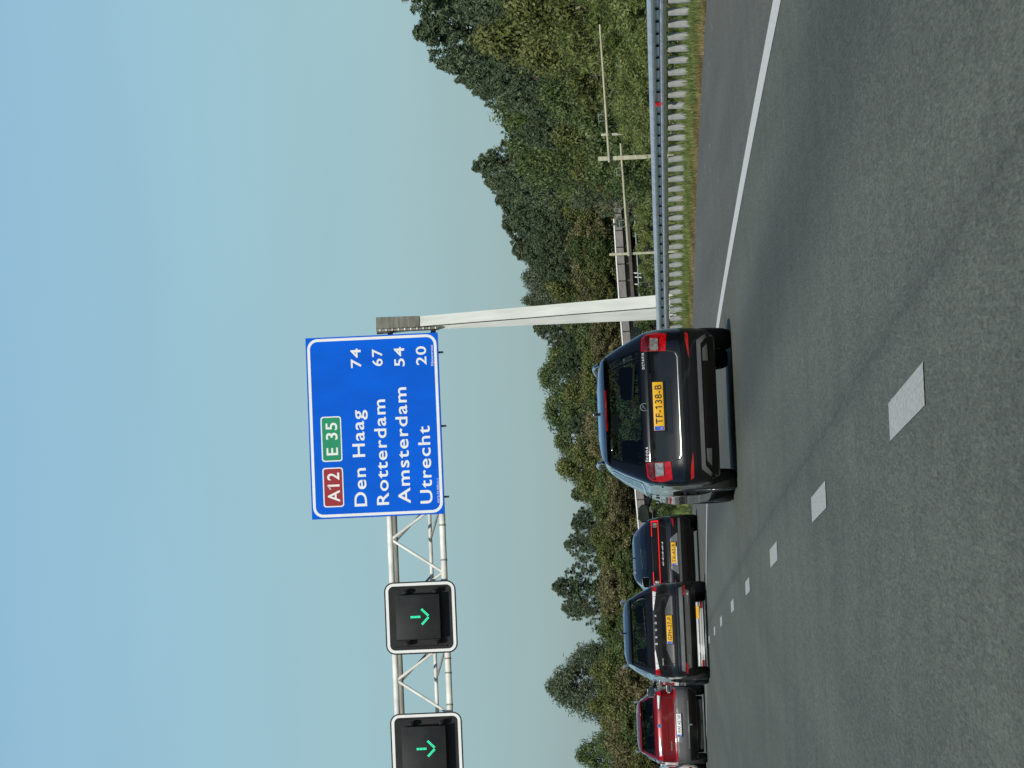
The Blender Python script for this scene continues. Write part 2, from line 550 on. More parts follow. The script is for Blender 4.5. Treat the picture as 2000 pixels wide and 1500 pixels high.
def mk_asphalt(name, col, seam=True):
    m, n, b = nodes(name)
    L = n.links
    tc = n.nodes.new('ShaderNodeTexCoord')
    def noise(scale, detail=3, rough=0.6, vec=None):
        t = n.nodes.new('ShaderNodeTexNoise')
        t.inputs['Scale'].default_value = scale
        t.inputs['Detail'].default_value = detail
        t.inputs['Roughness'].default_value = rough
        L.new(vec or tc.outputs['Object'], t.inputs['Vector'])
        return t.outputs[0]
    def math(op, a, bb, c=None):
        t = n.nodes.new('ShaderNodeMath')
        t.operation = op
        for i, q in enumerate((a, bb, c)):
            if q is None:
                continue
            if isinstance(q, (int, float)):
                t.inputs[i].default_value = q
            else:
                L.new(q, t.inputs[i])
        return t.outputs[0]
    def mrange(a, f0, f1, t0, t1, smooth=False):
        t = n.nodes.new('ShaderNodeMapRange')
        if smooth:
            t.interpolation_type = 'SMOOTHSTEP'
        for i, q in ((1, f0), (2, f1), (3, t0), (4, t1)):
            t.inputs[i].default_value = q
        L.new(a, t.inputs[0])
        return t.outputs[0]
    mp = n.nodes.new('ShaderNodeMapping')
    mp.inputs['Scale'].default_value = (1, 0.085, 1)
    L.new(tc.outputs['Object'], mp.inputs[0])
    fine = noise(95, 3, 0.8, mp.outputs[0])            # stone chips
    vo = n.nodes.new('ShaderNodeTexVoronoi')
    vo.inputs['Scale'].default_value = 60
    L.new(mp.outputs[0], vo.inputs['Vector'])
    mid = noise(0.7, 6)
    mp2 = n.nodes.new('ShaderNodeMapping')
    mp2.inputs['Scale'].default_value = (1.6, 0.05, 1)
    L.new(tc.outputs['Object'], mp2.inputs[0])
    lng = noise(1.0, 3, 0.5, mp2.outputs[0])             # long streaks laid by the paver
    k = mrange(fine, 0.30, 0.70, 0.58, 1.42)
    k = math('MULTIPLY', k, mrange(vo.outputs['Color'], 0.0, 1.0, 0.80, 1.2))
    k = math('MULTIPLY', k, mrange(mid, 0.3, 0.7, 0.90, 1.10))
    k = math('MULTIPLY', k, mrange(lng, 0.3, 0.7, 0.88, 1.10))
    uv = n.nodes.new('ShaderNodeUVMap')
    uv.uv_map = 'lat'
    sp = n.nodes.new('ShaderNodeSeparateXYZ')
    L.new(uv.outputs[0], sp.inputs[0])
    lat = sp.outputs[0]
    if seam:
        wob = math('MULTIPLY', math('SUBTRACT', noise(1.1, 4), 0.5), 0.16)
        d = math('ABSOLUTE', math('SUBTRACT', math('ADD', lat, wob), 0.33), None)
        s = mrange(d, 0.0, 0.16, 0.87, 1.0, True)
        s2 = mrange(d, 0.0, 0.03, 0.86, 1.0, True)
        k = math('MULTIPLY', math('MULTIPLY', k, s), s2)
        for c, hw, f in ((1.9, 0.9, 0.68), (-1.8, 0.7, 0.94)):       # oil-darkened lane middles
            dd = math('ABSOLUTE', math('SUBTRACT', lat, c), None)
            k = math('MULTIPLY', k, mrange(dd, 0.15, hw, f, 1.0, True))
    col_n = n.nodes.new('ShaderNodeMixRGB')
    col_n.blend_type = 'MULTIPLY'
    col_n.inputs[0].default_value = 1
    hue = n.nodes.new('ShaderNodeMixRGB')
    c = np.array(col)
    hue.inputs[1].default_value = (*(c * (1.06, 1.0, 0.94)), 1)
    hue.inputs[2].default_value = (*(c * (0.93, 1.0, 1.04)), 1)
    L.new(mrange(noise(30, 2), 0.35, 0.65, 0, 1), hue.inputs[0])
    L.new(hue.outputs[0], col_n.inputs[1])
    cmb = n.nodes.new('ShaderNodeCombineXYZ')
    for i in range(3):
        L.new(k, cmb.inputs[i])
    L.new(cmb.outputs[0], col_n.inputs[2])
    L.new(col_n.outputs[0], b.inputs['Base Color'])
    b.inputs['Roughness'].default_value = 0.78
    b.inputs['Specular IOR Level'].default_value = 0.3
    bn = n.nodes.new('ShaderNodeBump')
    bn.inputs['Strength'].default_value = 0.35
    bn.inputs['Distance'].default_value = 0.006
    L.new(fine, bn.inputs['Height'])
    L.new(bn.outputs[0], b.inputs['Normal'])
    return m

def mk_linepaint(name, col):
    m, n, b = nodes(name)
    tc = n.nodes.new('ShaderNodeTexCoord')
    a = n.nodes.new('ShaderNodeTexNoise')
    a.inputs['Scale'].default_value = 55
    a.inputs['Detail'].default_value = 5
    n.links.new(tc.outputs['Object'], a.inputs['Vector'])
    r = n.nodes.new('ShaderNodeValToRGB')
    c = np.array(col)
    r.color_ramp.elements[0].position = 0.25
    r.color_ramp.elements[0].color = (*(c * 0.45), 1)
    r.color_ramp.elements[1].position = 0.62
    r.color_ramp.elements[1].color = (*c, 1)
    n.links.new(a.outputs[0], r.inputs[0])
    n.links.new(r.outputs[0], b.inputs['Base Color'])
    b.inputs['Roughness'].default_value = 0.7
    return m

M['asphalt'] = mk_asphalt('open_graded_asphalt', (0.126, 0.134, 0.107))
M['shoulder'] = mk_asphalt('shoulder_asphalt', (0.130, 0.131, 0.108), seam=False)
M['line'] = mk_linepaint('worn_line_paint', (0.82, 0.82, 0.77))
M['dashpaint'] = mk_linepaint('greyed_line_paint', (0.56, 0.57, 0.53))

def off(c, d):
    return lambda y: c(y) + d

road = strip('road', off(dashc, -15.0), edgec, -90, 420, 0.0, M['asphalt'], 2.0, nx=6, kind='structure')
strip('hard_shoulder', edgec, aspc, -90, 420, 0.0, M['shoulder'], 2.0, nx=2, kind='structure')
strip('edge_line', off(edgec, -0.10), off(edgec, 0.10), -90, 330, 0.004, M['line'], 2.0, parent=road)

def dash(y):
    h = 1.23
    strip('lane_dash', off(dashc, -0.072), off(dashc, 0.072), y - h, y + h, 0.004, M['dashpaint'], 1.3, parent=road)
for g in dash_g:
    dash(g[1])
for i in range(1, 9):
    dash(dash_g[-1][1] + 11.2 * i)
for i in range(1, 6):
    dash(dash_g[0][1] - 9.9 * i)
# second lane line further left, beyond the picture
for i in range(-4, 16):
    y = 15 + 11.2 * i
    strip('lane_dash', off(dashc, -3.57), off(dashc, -3.43), y - 1.23, y + 1.23, 0.004, M['dashpaint'], 1.3, parent=road)

# ================================================================ terrain
WALL_Y = 400.0
_wt = [(1115, 1197.0), (940, 1208.0), (830, 1217.0), (480, 1247.0), (10, 1292.5), (-60, 1299.0)]
_wx = [P(u, v, WALL_Y).x for u, v in _wt][::-1]
_wz = [P(u, v, WALL_Y).z for u, v in _wt][::-1]
def wall_top(x):
    return float(np.interp(x, _wx, _wz))

def terrain_z(x, y):
    d = x - aspc(y)
    z = float(np.interp(d, [-400, -22, -16.5, -0.5, 0.0, 0.5, 1.3, 6, 30, 500],
                        [0.3, 0.2, -0.06, -0.06, -0.012, 0.05, 0.12, 0.15, 0.1, 0.1]))
    if y > 111:
        b = wall_top(x) + 0.0
        t = min(1.0, max(0.0, (y - 411.0) / 1.2))
        t2 = min(1.0, max(0.0, (y - 413) / 60.0))
        edge = float(np.interp(x, [-60, -36, 40, 60], [1, 1, 1, 0.6]))
        z = z * (1 - t) + t * (b * edge + 1.5 * t2)
    return z

def mk_ground():
    m, n, b = nodes('rough_grass_ground')
    tc = n.nodes.new('ShaderNodeTexCoord')
    a = n.nodes.new('ShaderNodeTexNoise')
    a.inputs['Scale'].default_value = 1.6
    a.inputs['Detail'].default_value = 9
    a.inputs['Roughness'].default_value = 0.7
    n.links.new(tc.outputs['Object'], a.inputs['Vector'])
    r = n.nodes.new('ShaderNodeValToRGB')
    e = r.color_ramp.elements
    e[0].position, e[0].color = 0.3, (0.030, 0.042, 0.014, 1)
    e[1].position, e[1].color = 0.72, (0.105, 0.115, 0.045, 1)
    x = e.new(0.52)
    x.color = (0.058, 0.080, 0.024, 1)
    n.links.new(a.outputs[0], r.inputs[0])
    n.links.new(r.outputs[0], b.inputs['Base Color'])
    b.inputs['Roughness'].default_value = 0.95
    b.inputs['Specular IOR Level'].default_value = 0.1
    bn = n.nodes.new('ShaderNodeBump')
    bn.inputs['Strength'].default_value = 0.8
    bn.inputs['Distance'].default_value = 0.15
    a2 = n.nodes.new('ShaderNodeTexNoise')
    a2.inputs['Scale'].default_value = 6
    a2.inputs['Detail'].default_value = 6
    n.links.new(tc.outputs['Object'], a2.inputs['Vector'])
    n.links.new(a2.outputs[0], bn.inputs['Height'])
    n.links.new(bn.outputs[0], b.inputs['Normal'])
    return m
M['ground'] = mk_ground()

ds = [-3000, -1500, -700, -350, -200, -120, -80, -50, -35, -22, -16.5, -8, -0.5, 0.0, 0.25, 0.5, 0.9, 1.3, 2, 3.5, 6, 10, 15] + \
     list(range(20, 240, 7)) + [260, 320, 450, 800, 1500, 3000]
ys = list(np.arange(-90, 60, 15)) + list(np.arange(60, 130, 3.5)) + list(np.arange(130, 399, 10)) + \
     [399, 410.9, 411.3, 411.7, 412.2, 415, 420, 430, 445, 460, 475, 500, 560, 650, 800, 1100, 1700, 3000]
# far rows keep the column spread of the road at 420 m
vs, fs = [], []
for y in ys:
    for d in ds:
        x = aspc(min(y, 420)) + d
        vs.append((x, y, terrain_z(x, min(y, 420)) if y > 420 else terrain_z(x, y)))
n_ = len(ds)
for j in range(len(ys) - 1):
    for i in range(n_ - 1):
        q = j * n_ + i
        fs.append((q, q + 1, q + n_ + 1, q + n_))
from_py('ground', vs, fs, M['ground'], None, kind='structure')

# ================================================================ guard rail
def heading(c, y):
    return math.atan2(-c.slope(y), 1.0)          # yaw, positive to the left

RZ0, RZT = 0.435, 0.725
gr = empty('guard_rail', (railc(86), 86, 0.12), 0,
           'long galvanised steel guard rail on closely set posts along the grass verge', 'guard rail')
def rel(v):
    return Vector(v) - gr.location
prof = [(0.000, 0.290), (0.026, 0.288), (0.060, 0.262), (0.082, 0.232), (0.082, 0.205), (0.055, 0.182), (0.010, 0.166),
        (0.004, 0.145), (0.010, 0.124), (0.055, 0.108), (0.082, 0.085), (0.082, 0.058), (0.060, 0.028), (0.026, 0.002), (0.0, 0.0)]
full = [(a, z) for a, z in prof] + [(a - 0.006, z) for a, z in prof[::-1]]
y0, SEG = 44.0, 4.0
while y0 < 118:
    bm = bmesh.new()
    rows = []
    for k in range(5):
        y = y0 + (SEG + 0.12) * k / 4
        lap = 0.004 if k == 4 else 0.0
        hd = heading(railc, y)
        nx, ny = -math.cos(hd), -math.sin(hd)     # towards the road
        rows.append([bm.verts.new(rel((railc(y) + nx * (a + lap), y + ny * (a + lap), RZ0 + z))) for a, z in full])
    for r0, r1 in zip(rows, rows[1:]):
        for i in range(len(full)):
            j = (i + 1) % len(full)
            bm.faces.new((r0[i], r0[j], r1[j], r1[i]))
    bm.faces.new(rows[0]); bm.faces.new(rows[-1][::-1])
    bmesh.ops.recalc_face_normals(bm, faces=bm.faces)
    from_bm('rail_beam', bm, M['rail'], gr, 35)
    y0 += SEG

# posts: folded zinc channel, sunk in the ground
pv = []
sec = [(-0.052, 0.05), (-0.055, -0.03), (-0.030, -0.055), (0.030, -0.055), (0.055, -0.03), (0.052, 0.05), (0.040, 0.05), (0.036, -0.028), (-0.036, -0.028), (-0.040, 0.05)]
bm = bmesh.new()
lo = [bm.verts.new((a, b, -0.45)) for a, b in sec]
hi = [bm.verts.new((a, b, 0.292)) for a, b in sec]
for i in range(len(sec)):
    j = (i + 1) % len(sec)
    bm.faces.new((lo[i], lo[j], hi[j], hi[i]))
bm.faces.new(hi)
bmesh.ops.recalc_face_normals(bm, faces=bm.faces)
post_me = bpy.data.meshes.new('post'); bm.to_mesh(post_me); bm.free()
post_me.materials.append(M['post'])
bm = bmesh.new()
bm_tube(bm, (0, -0.03, 0), (0, 0.012, 0), 0.026, n=8)
bolt_me = bpy.data.meshes.new('bolt'); bm.to_mesh(bolt_me); bm.free()
bolt_me.materials.append(M['joint'])
y = 50.0
k = 0
while y < 119.5:
    hd = heading(railc, y)
    nx, ny = -math.cos(hd), -math.sin(hd)
    o = link('post', post_me, None, gr, loc=rel((railc(y) + nx * 0.075, y + ny * 0.075, 0.13)))
    o.rotation_euler = (0.015 * rng.normal(), 0.02 * rng.normal(), hd + math.pi / 2 * 0 + R(rng.normal() * 3))
    o2 = link('bolt', bolt_me, None, gr, loc=rel((railc(y) + nx * 0.008, y + ny * 0.008, RZ0 + 0.145)), rotz=hd - math.pi / 2)
    y += 1.30
    k += 1
# the red reflector in the valley of the rail
g = P(1500 - 222, 1287, 80)
yy = 79.5
while True:
    p = P(1500 - 222, 1287, yy)
    if p.x < railc(yy) or yy > 92:
        break
    yy += 0.1
hd = heading(railc, yy)
half = [(0.085 * math.cos(a), 0.06 * math.sin(a)) for a in np.linspace(-math.pi / 2, math.pi / 2, 9)]
bm = bmesh.new()
fr = [bm.verts.new((-a * 0.9, 0, b)) for a, b in half]
bk = [bm.verts.new((-a * 0.9, 0.02, b)) for a, b in half]
bm.faces.new(fr); bm.faces.new(bk[::-1])
for i in range(9):
    j = (i + 1) % 9
    bm.faces.new((fr[j], fr[i], bk[i], bk[j]))
bmesh.ops.recalc_face_normals(bm, faces=bm.faces)
rf = from_bm('reflector', bm, M['reflector'], gr, None, loc=rel((railc(yy) - 0.06, yy, RZ0 + 0.145)), rotz=hd * 0.3)

# ================================================================ sign gantry
GY = 130.0
gb = P(894, 1340, GY)
gbase = Vector((gb.x, GY, 0.1))
GYAW = R(6)
E_ = Vector((math.cos(GYAW), math.sin(GYAW), 0))
N_ = Vector((-math.sin(GYAW), math.cos(GYAW), 0))
def G(u, v, yl=0.0):
    """pixel -> (along, up) in the gantry's own frame, on its plane shifted yl back"""
    d = ray(u, v)
    o = gbase + N_ * yl
    t = (o - CAMP).dot(N_) / d.dot(N_)
    p = CAMP + d * t - gbase
    return p.dot(E_), p.z
PXM = F / GY
gan = empty('sign_gantry', gbase, GYAW,
            'tall pale steel gantry with box column and tubular lattice beam spanning the road', 'gantry')
# column: tapering box section turned about 30 degrees
CY = R(28)
def colsec(z, wd, dp, cx):
    c, s = math.cos(CY), math.sin(CY)
    out = []
    for a, b in ((-wd / 2, -dp / 2), (wd / 2, -dp / 2), (wd / 2, dp / 2), (-wd / 2, dp / 2)):
        out.append((cx + a * c - b * s, a * s + b * c, z))
    return out
xt, zt = G(1500 - 629, 850)
xb, zb = G(1500 - 600, 1290)
zh = G(871, 820)[1]
zhead = G(868, 735)[1]
xc0 = xt + (xb - xt) * (zt / (zt - zb))
def colx(z):
    return xt + (xc0 - xt) * (1 - z / zt)
def taper(name, z0, z1, w0, d0, w1, d1, m, parent, bev=0.012):
    bm = bmesh.new()
    a = [bm.verts.new(p) for p in colsec(z0, w0, d0, colx(z0))]
    b = [bm.verts.new(p) for p in colsec(z1, w1, d1, colx(z1))]
    for i in range(4):
        j = (i + 1) % 4
        bm.faces.new((a[i], a[j], b[j], b[i]))
    bm.faces.new(a[::-1]); bm.faces.new(b)
    bmesh.ops.recalc_face_normals(bm, faces=bm.faces)
    if bev:
        bmesh.ops.bevel(bm, geom=list(bm.edges), offset=bev, segments=2, affect='EDGES')
    return from_bm(name, bm, m, parent, 30)
taper('column', -0.4, zh, 0.43, 0.62, 0.345, 0.15, M['mast'], gan, 0.004)
taper('column_head', zh + 0.003, zhead, 0.35, 0.20, 0.37, 0.30, M['galv_dirty'], gan)
taper('base_plate', -0.12, -0.04, 0.8, 0.9, 0.8, 0.9, M['galv_dirty'], gan)
ea, eb = colsec(-0.1, 0.43, 0.62, colx(-0.1))[0], colsec(zh, 0.345, 0.15, colx(zh))[0]
tube('corner_gap', ea, eb, 0.013, M['joint'], gan, 6)
# bolted flange on the sign side of the head
xf = G(1500 - 646, 790)[0]
zf0, zf1 = G(854, 858)[1], G(854, 738)[1]
XR0 = G(842, 800)[0]
box('flange', (xf + 0.01, -0.12, (zf0 + zf1) / 2), (0.05, 0.34, zf1 - zf0), M['galv_dirty'], gan, 0.006)
for i in range(10):
    z = zf0 + 0.08 + (zf1 - zf0 - 0.16) * i / 9
    tube('flange_bolt', (xf - 0.02, -0.30, z), (xf + 0.035, -0.30, z), 0.022, M['galv'], gan, 6)
for zz in (G(850, 762)[1], G(854, 846)[1]):
    box('end_bracket', ((XR0 + xf) / 2, 0.02, zz), (xf - XR0 + 0.1, 0.5, 0.12), M['joint'], gan, 0.01)
# second column at the far side of the carriageway, out of the picture
XL = -24.0
bm = bmesh.new()
bm_box(bm, (XL, 0, zt / 2 + 0.3), (0.45, 0.6, zt + 1.2), 0.01)
from_bm('column', bm, M['mast'], gan, 30)

ztop = (G(1500 - 1040, 763)[1] + 0)
zbot = G(1500 - 1040, 866)[1]
zmid = G(1500 - 1040, 838)[1]
XR = G(842, 800)[0]
def chord(name, z, y, r, m):
    return tube(name, (XL, y, z), (XR, y, z), r, m, gan, 18)
chord('top_chord', ztop, -0.30, 0.078, M['galv'])
chord('top_chord', ztop - 0.10, 0.45, 0.060, M['galv_dirty'])
chord('bottom_chord', zbot, -0.42, 0.084, M['galv'])
chord('bottom_chord', zmid, 0.62, 0.050, M['galv'])
# zig-zag bracing
xn = [G(1500 - y, 772)[0] for y in (1055, 1192, 1330)]
per = (xn[0] - xn[2]) / 2
x = xn[0] + per * 3
i = 0
while x > XL + per:
    if x < XR:
        tube('brace', (x, -0.30, ztop - 0.03), (x - per / 2, -0.42, zbot + 0.03), 0.040, M['galv'], gan, 10)
    if x - per > XL:
        tube('brace', (x - per, -0.30, ztop - 0.03), (x - per / 2, -0.42, zbot + 0.03), 0.040, M['galv'], gan, 10)
    tube('cross_brace', (x - per / 2, -0.42, zbot), (x - per, 0.62, zmid), 0.028, M['galv_dirty'], gan, 8)
    tube('cross_brace', (x - per, 0.45, ztop - 0.1), (x - per / 2, 0.62, zmid), 0.028, M['galv_dirty'], gan, 8)
    x -= per
# strap clips round the lower chords
for yv in (1028, 1096, 1288, 1316, 1378):
    x = G(1500 - yv, 866)[0]
    tube('strap_clip', (x - 0.02, -0.42, zbot), (x + 0.02, -0.42, zbot), 0.094, M['galv_dirty'], gan, 16)

# ---------------------------------------------------------------- the blue sign
TLs, TRs, BRs, BLs = G(484, 611, -0.6), G(838, 595, -0.6), G(852, 855, -0.6), G(498, 868, -0.6)
sw = ((TRs[0] - TLs[0]) + (BRs[0] - BLs[0])) / 2
sh = ((TLs[1] - BLs[1]) + (TRs[1] - BRs[1])) / 2
scx = (TLs[0] + TRs[0] + BRs[0] + BLs[0]) / 4
scz = (TLs[1] + TRs[1] + BRs[1] + BLs[1]) / 4
SL, SB = scx - sw / 2, scz - sh / 2
spos = gbase + E_ * SL + N_ * -0.6 + Vector((0, 0, SB))
sign = empty('direction_sign', spos, GYAW,
             'big blue motorway sign listing Den Haag, Rotterdam, Amsterdam and Utrecht with distances', 'road sign')
def S(u, v):
    a, z = G(u, v, -0.6)
    return a - SL, z - SB
def Z(zx, zy):      # a point of the enlarged look at the sign -> sign frame
    return S(1500 - (600 + zy / 3.4875), 580 + zx / 3.4875)
px = 1 / PXM
plate_mesh('sign_panel', [(0, 0), (sw, 0), (sw, sh), (0, sh)], 0, 0.05, M['blue'], sign)
i0, i1, rr = 2.8 * px, 8.2 * px, 20 * px
plate_mesh('sign_border', rrect(i0, i0, sw - i0, sh - i0, rr), -0.004, 0.003, M['white_paint'], sign,
           hole=rrect(i1, i1, sw - i1, sh - i1, rr - (i1 - i0)))
def shield(name, cu, cv, wpx, hpx, film, body, cap, frac):
    x, z = S(cu, cv)
    ww, hh = wpx * px, hpx * px
    bd = plate_mesh(name, [(a + 0, b) for a, b in rrect(-ww / 2, -hh / 2, ww / 2, hh / 2, 5.5 * px)], -0.005, 0.004, M['white_paint'], sign, loc=(x, 0, z))
    b1 = 2.3 * px
    plate_mesh('shield_face', rrect(-ww / 2 + b1, -hh / 2 + b1, ww / 2 - b1, hh / 2 - b1, 4 * px), -0.0085, 0.003, film, bd)
    tw = ww * frac
    text('lettering', body, -tw / 2, -0.0105, -cap * px / 2, tw, cap * px, M['white_paint'], bd, 0.012, 1.1, 0.0015)
shield('route_shield', 1500 - 952, 651, 77, 40, M['red_film'], 'A12', 24, 0.74)
shield('route_shield', 1500 - 857.6, 647.4, 88, 40, M['green_film'], 'E 35', 23, 0.72)
def legend(body, zx0, zy0, zy1, cap, bold=0.012, sp=1.12, name='lettering'):
    a = Z(zx0, zy0)
    b = Z(zx0 - (zy0 - zy1) * 0.047, zy1)
    text(name, body, a[0], -0.005, a[1], b[0] - a[0], cap * px, M['white_paint'], sign, bold, sp, 0.0015)
legend('Den Haag', 477, 1355, 700, 25.0)
legend('Rotterdam', 627, 1345, 628, 24.2)
legend('Amsterdam', 774, 1335, 545, 24.2)
legend('Utrecht', 923, 1335, 808, 24.2)
legend('74', 437, 412, 281, 20.5)
legend('67', 583, 400, 283, 20.5)
legend('54', 733, 402, 270, 20.5)
legend('20', 882, 392, 265, 20.5)
legend('Rijkswaterstaat', 930, 398, 257, 5.0, 0.0, 1.0)
legend('A012-75.900-Li-1', 972, 1335, 1168, 4.2, 0.0, 1.0)
for zy in (305, 808, 1291):
    a = Z(968, zy)
    box('bracket', (a[0], 0.09, -0.05), (0.05, 0.06, 0.16), M['joint'], sign)
for f in (0.12, 0.5, 0.88):
    box('bracket', (sw * f, 0.09, sh * 0.5), (0.08, 0.06, sh * 0.96), M['galv_dirty'], sign)

# ---------------------------------------------------------------- lane signals
def lane_signal(cu, cv, label):
    x, z = G(cu, cv, -0.75)
    t = empty('lane_signal', gbase + E_ * x + N_ * -0.75 + Vector((0, 0, z)), GYAW, label, 'lane signal', 'lane signals on the gantry beam')
    W = 140 * px / 2
    H = 138.5 * px / 2
    r = 18 * px
    plate_mesh('back_panel', rrect(-W, -H, W, H, r), 0.0, 0.06, M['black'], t)
    a, b = 2.6 * px, 8.0 * px
    plate_mesh('border', rrect(-W + a, -H + a, W - a, H - a, r - a), -0.005, 0.004, M['white_paint'], t,
               hole=rrect(-W + b, -H + b, W - b, H - b, r - b))
    # screen box standing proud of the panel
    sw2, sz0, sz1 = 43 * px, -38 * px, 47 * px
    bm = bmesh.new()
    bm_box(bm, (0, -0.16, (sz0 + sz1) / 2), (2 * sw2, 0.30, sz1 - sz0), 0.012)
    scr = from_bm('screen', bm, M['black2'], t, 30)
    for sx in (-1, 1):
        box('hinge_rail', (sx * 57 * px, -0.03, 3 * px), (0.03, 0.05, 102 * px), M['black'], t)
        for zz in (28 * px, -30 * px):
            box('lug', (sx * 49.5 * px, -0.20, zz), (8.5 * px, 0.16, 7.5 * px), M['plastic'], t, 0.008)
    bm = bmesh.new()
    yf = -0.316
    def bar(p, q, wd):
        p, q = Vector((p[0], 0, p[1])), Vector((q[0], 0, q[1]))
        d = (q - p).normalized()
        nrm = Vector((-d.z, 0, d.x)) * wd / 2
        L = (q - p).length
        nd = max(2, int(L / 0.034))
        for side in (-1, 1):
            for i in range(nd):
                c = p + d * L * (i + 0.5) / nd + nrm * side * 0.55
                s = 0.0155
                vs = [bm.verts.new((c.x + s * math.cos(R(45 * k)), yf, c.z + s * math.sin(R(45 * k)))) for k in range(8)]
                vb = [bm.verts.new((v.co.x, yf + 0.01, v.co.z)) for v in vs]
                bm.faces.new(vs)
                for k in range(8):
                    bm.faces.new((vs[(k + 1) % 8], vs[k], vb[k], vb[(k + 1) % 8]))
    bar((0, 19 * px), (0, -0.5 * px), 4.2 * px)
    bar((15 * px, -2.5 * px), (1.2 * px, -16 * px), 4.2 * px)
    bar((-15 * px, -2.5 * px), (-1.2 * px, -16 * px), 4.2 * px)
    bmesh.ops.recalc_face_normals(bm, faces=bm.faces)
    from_bm('arrow', bm, M['green_led'], scr)
lane_signal(1500 - 1206, 822, 'square black lane signal with green arrow, the one nearest the blue sign')
lane_signal(1500 - 1463, 834, 'square black lane signal with green arrow, cut off by the edge of the photo')

# ================================================================ concrete viaduct far behind
via = empty('concrete_viaduct', (0, WALL_Y, 0), 0,
            'long low concrete viaduct with panelled parapet and white coping below the trees', 'viaduct')
mpx = WALL_Y / F
xs_e = []
u = 1117.0
while u > -70:
    xs_e.append(P(u, 1230, WALL_Y).x)
    u -= 33.0
PH = 14.5 * mpx
for a, b in zip(xs_e, xs_e[1:]):
    l, r_ = b + 0.045, a - 0.045
    vs = []
    jit = rng.normal() * 0.012
    for yy in (0.0 + jit, 0.16 + jit):
        vs += [(l, yy, wall_top(l) - PH), (r_, yy, wall_top(r_) - PH), (r_, yy, wall_top(r_)), (l, yy, wall_top(l))]
    from_py('parapet_panel', vs, [(0, 1, 2, 3), (5, 4, 7, 6), (1, 5, 6, 2), (4, 0, 3, 7), (3, 2, 6, 7), (4, 5, 1, 0)], M['concrete'], via)
def wband(name, x0, x1, z0f, z1f, y0, y1, m, n=14):
    xx = np.linspace(x0, x1, n + 1)
    vs, fs = [], []
    for x in xx:
        vs += [(x, y0, z0f(x)), (x, y0, z1f(x)), (x, y1, z1f(x)), (x, y1, z0f(x))]
    for i in range(n):
        a, b = 4 * i, 4 * i + 4
        for k in range(4):
            k2 = (k + 1) % 4
            fs.append((a + k, a + k2, b + k2, b + k))
    fs += [(3, 2, 1, 0), (4 * n, 4 * n + 1, 4 * n + 2, 4 * n + 3)]
    bm = bmesh.new()
    bv = [bm.verts.new(v) for v in vs]
    for f in fs:
        bm.faces.new([bv[i] for i in f])
    bmesh.ops.recalc_face_normals(bm, faces=bm.faces)
    return from_bm(name, bm, m, via)
xr, xl = xs_e[0], xs_e[-1]
xcop = P(1500 - 427, 1200, WALL_Y).x
wband('coping', xl, xcop, lambda x: wall_top(x) + 0.003, lambda x: wall_top(x) + 0.10, -0.05, 0.25, M['rail_white'])
wband('joint_backing', xl, xr, lambda x: wall_top(x) - PH + 0.05, lambda x: wall_top(x) - 0.02, 0.17, 0.30, M['joint'])
wband('deck_beam', xl, xr, lambda x: wall_top(x) - PH - 0.62, lambda x: wall_top(x) - PH - 0.004, 0.45, 11.5, M['concrete_shaded'])
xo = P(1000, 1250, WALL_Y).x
wband('abutment_wall', xl, xo, lambda x: -0.5, lambda x: wall_top(x) - PH - 0.63, 1.6, 2.2, M['concrete_shaded'])
wband('back_wall', xo, xr, lambda x: -0.5, lambda x: wall_top(x) - PH - 0.63, 9.5, 10.2, M['concrete_shaded'])
wband('end_pier', xr - 0.7, xr + 0.6, lambda x: -0.5, lambda x: wall_top(x) - PH - 0.003, -0.10, 0.42, M['concrete'], 2)
# slim pipe railing in front of the opening
rl = empty('pipe_railing', P(1000, 1275, 394).xy.to_3d(), 0, 'thin pale pipe railing in front of the dark viaduct opening', 'railing')
ra, rb = P(1105, 1238, 394), P(885, 1251, 394)
o_ = rl.location
tube('rail', ra - o_, rb - o_, 0.055, M['pale_metal'], rl, 8)
ra2, rb2 = P(1105, 1262, 394), P(885, 1270, 394)
tube('rail', ra2 - o_, rb2 - o_, 0.04, M['pale_metal'], rl, 8)
for i in range(8):
    p = ra.lerp(rb, i / 7)
    tube('post', Vector((p.x, p.y, 0)) - o_, p - o_, 0.035, M['pale_metal'], rl, 8)
for u_, v0_, v1_ in ((1500 - 533, 1238, 1252), (1500 - 541, 1240, 1253), (1500 - 555, 1240, 1252)):
    a = P(u_, v0_, 395); b = P(u_ - 1, v1_, 395)
    tube('bracket', a - o_, b - o_, 0.05, M['rail_white'], rl, 6)

# ================================================================ pale pole barriers beside the road
def barrier(D, posts, beam, brackets, wires, label):
    p0 = P(posts[0][0], 1270, D)
    t = empty('pole_barrier', (p0.x, D, 0.1), 0, label, 'barrier', 'pale pole barriers behind the guard rail')
    def q(u, v, dy=0.0):
        return P(u, v, D + dy) - t.location
    for (u, v, wpx) in posts:
        a = q(u, v)
        box('post', (a.x, 0.12, (a.z - 0.4) / 2), (wpx * D / F, wpx * D / F, a.z + 0.4), M['pale_timber'], t, 0.01)
    a, b = q(*beam[0]), q(*beam[1])
    tube('beam', a, b, 2.6 * D / F, M['pale_timber'], t, 10, r2=2.0 * D / F)
    for (u, v) in brackets:
        bm = bmesh.new()
        for (u0, v0, u1, v1) in ((u, v, u - 1, v - 13), (u - 13, v + 1, u - 14, v - 12), (u - 14, v - 11, u, v - 13)):
            bm_tube(bm, q(u0, v0, -0.04), q(u1, v1, -0.04), 0.6 * D / F, n=6)
        from_bm('bracket', bm, M['pale_metal'], t)
    for (u0, v0, u1, v1) in wires:
        tube('stay', q(u0, v0, 0.05), q(u1, v1, 0.05), 0.55 * D / F, M['pale_metal'], t, 5)
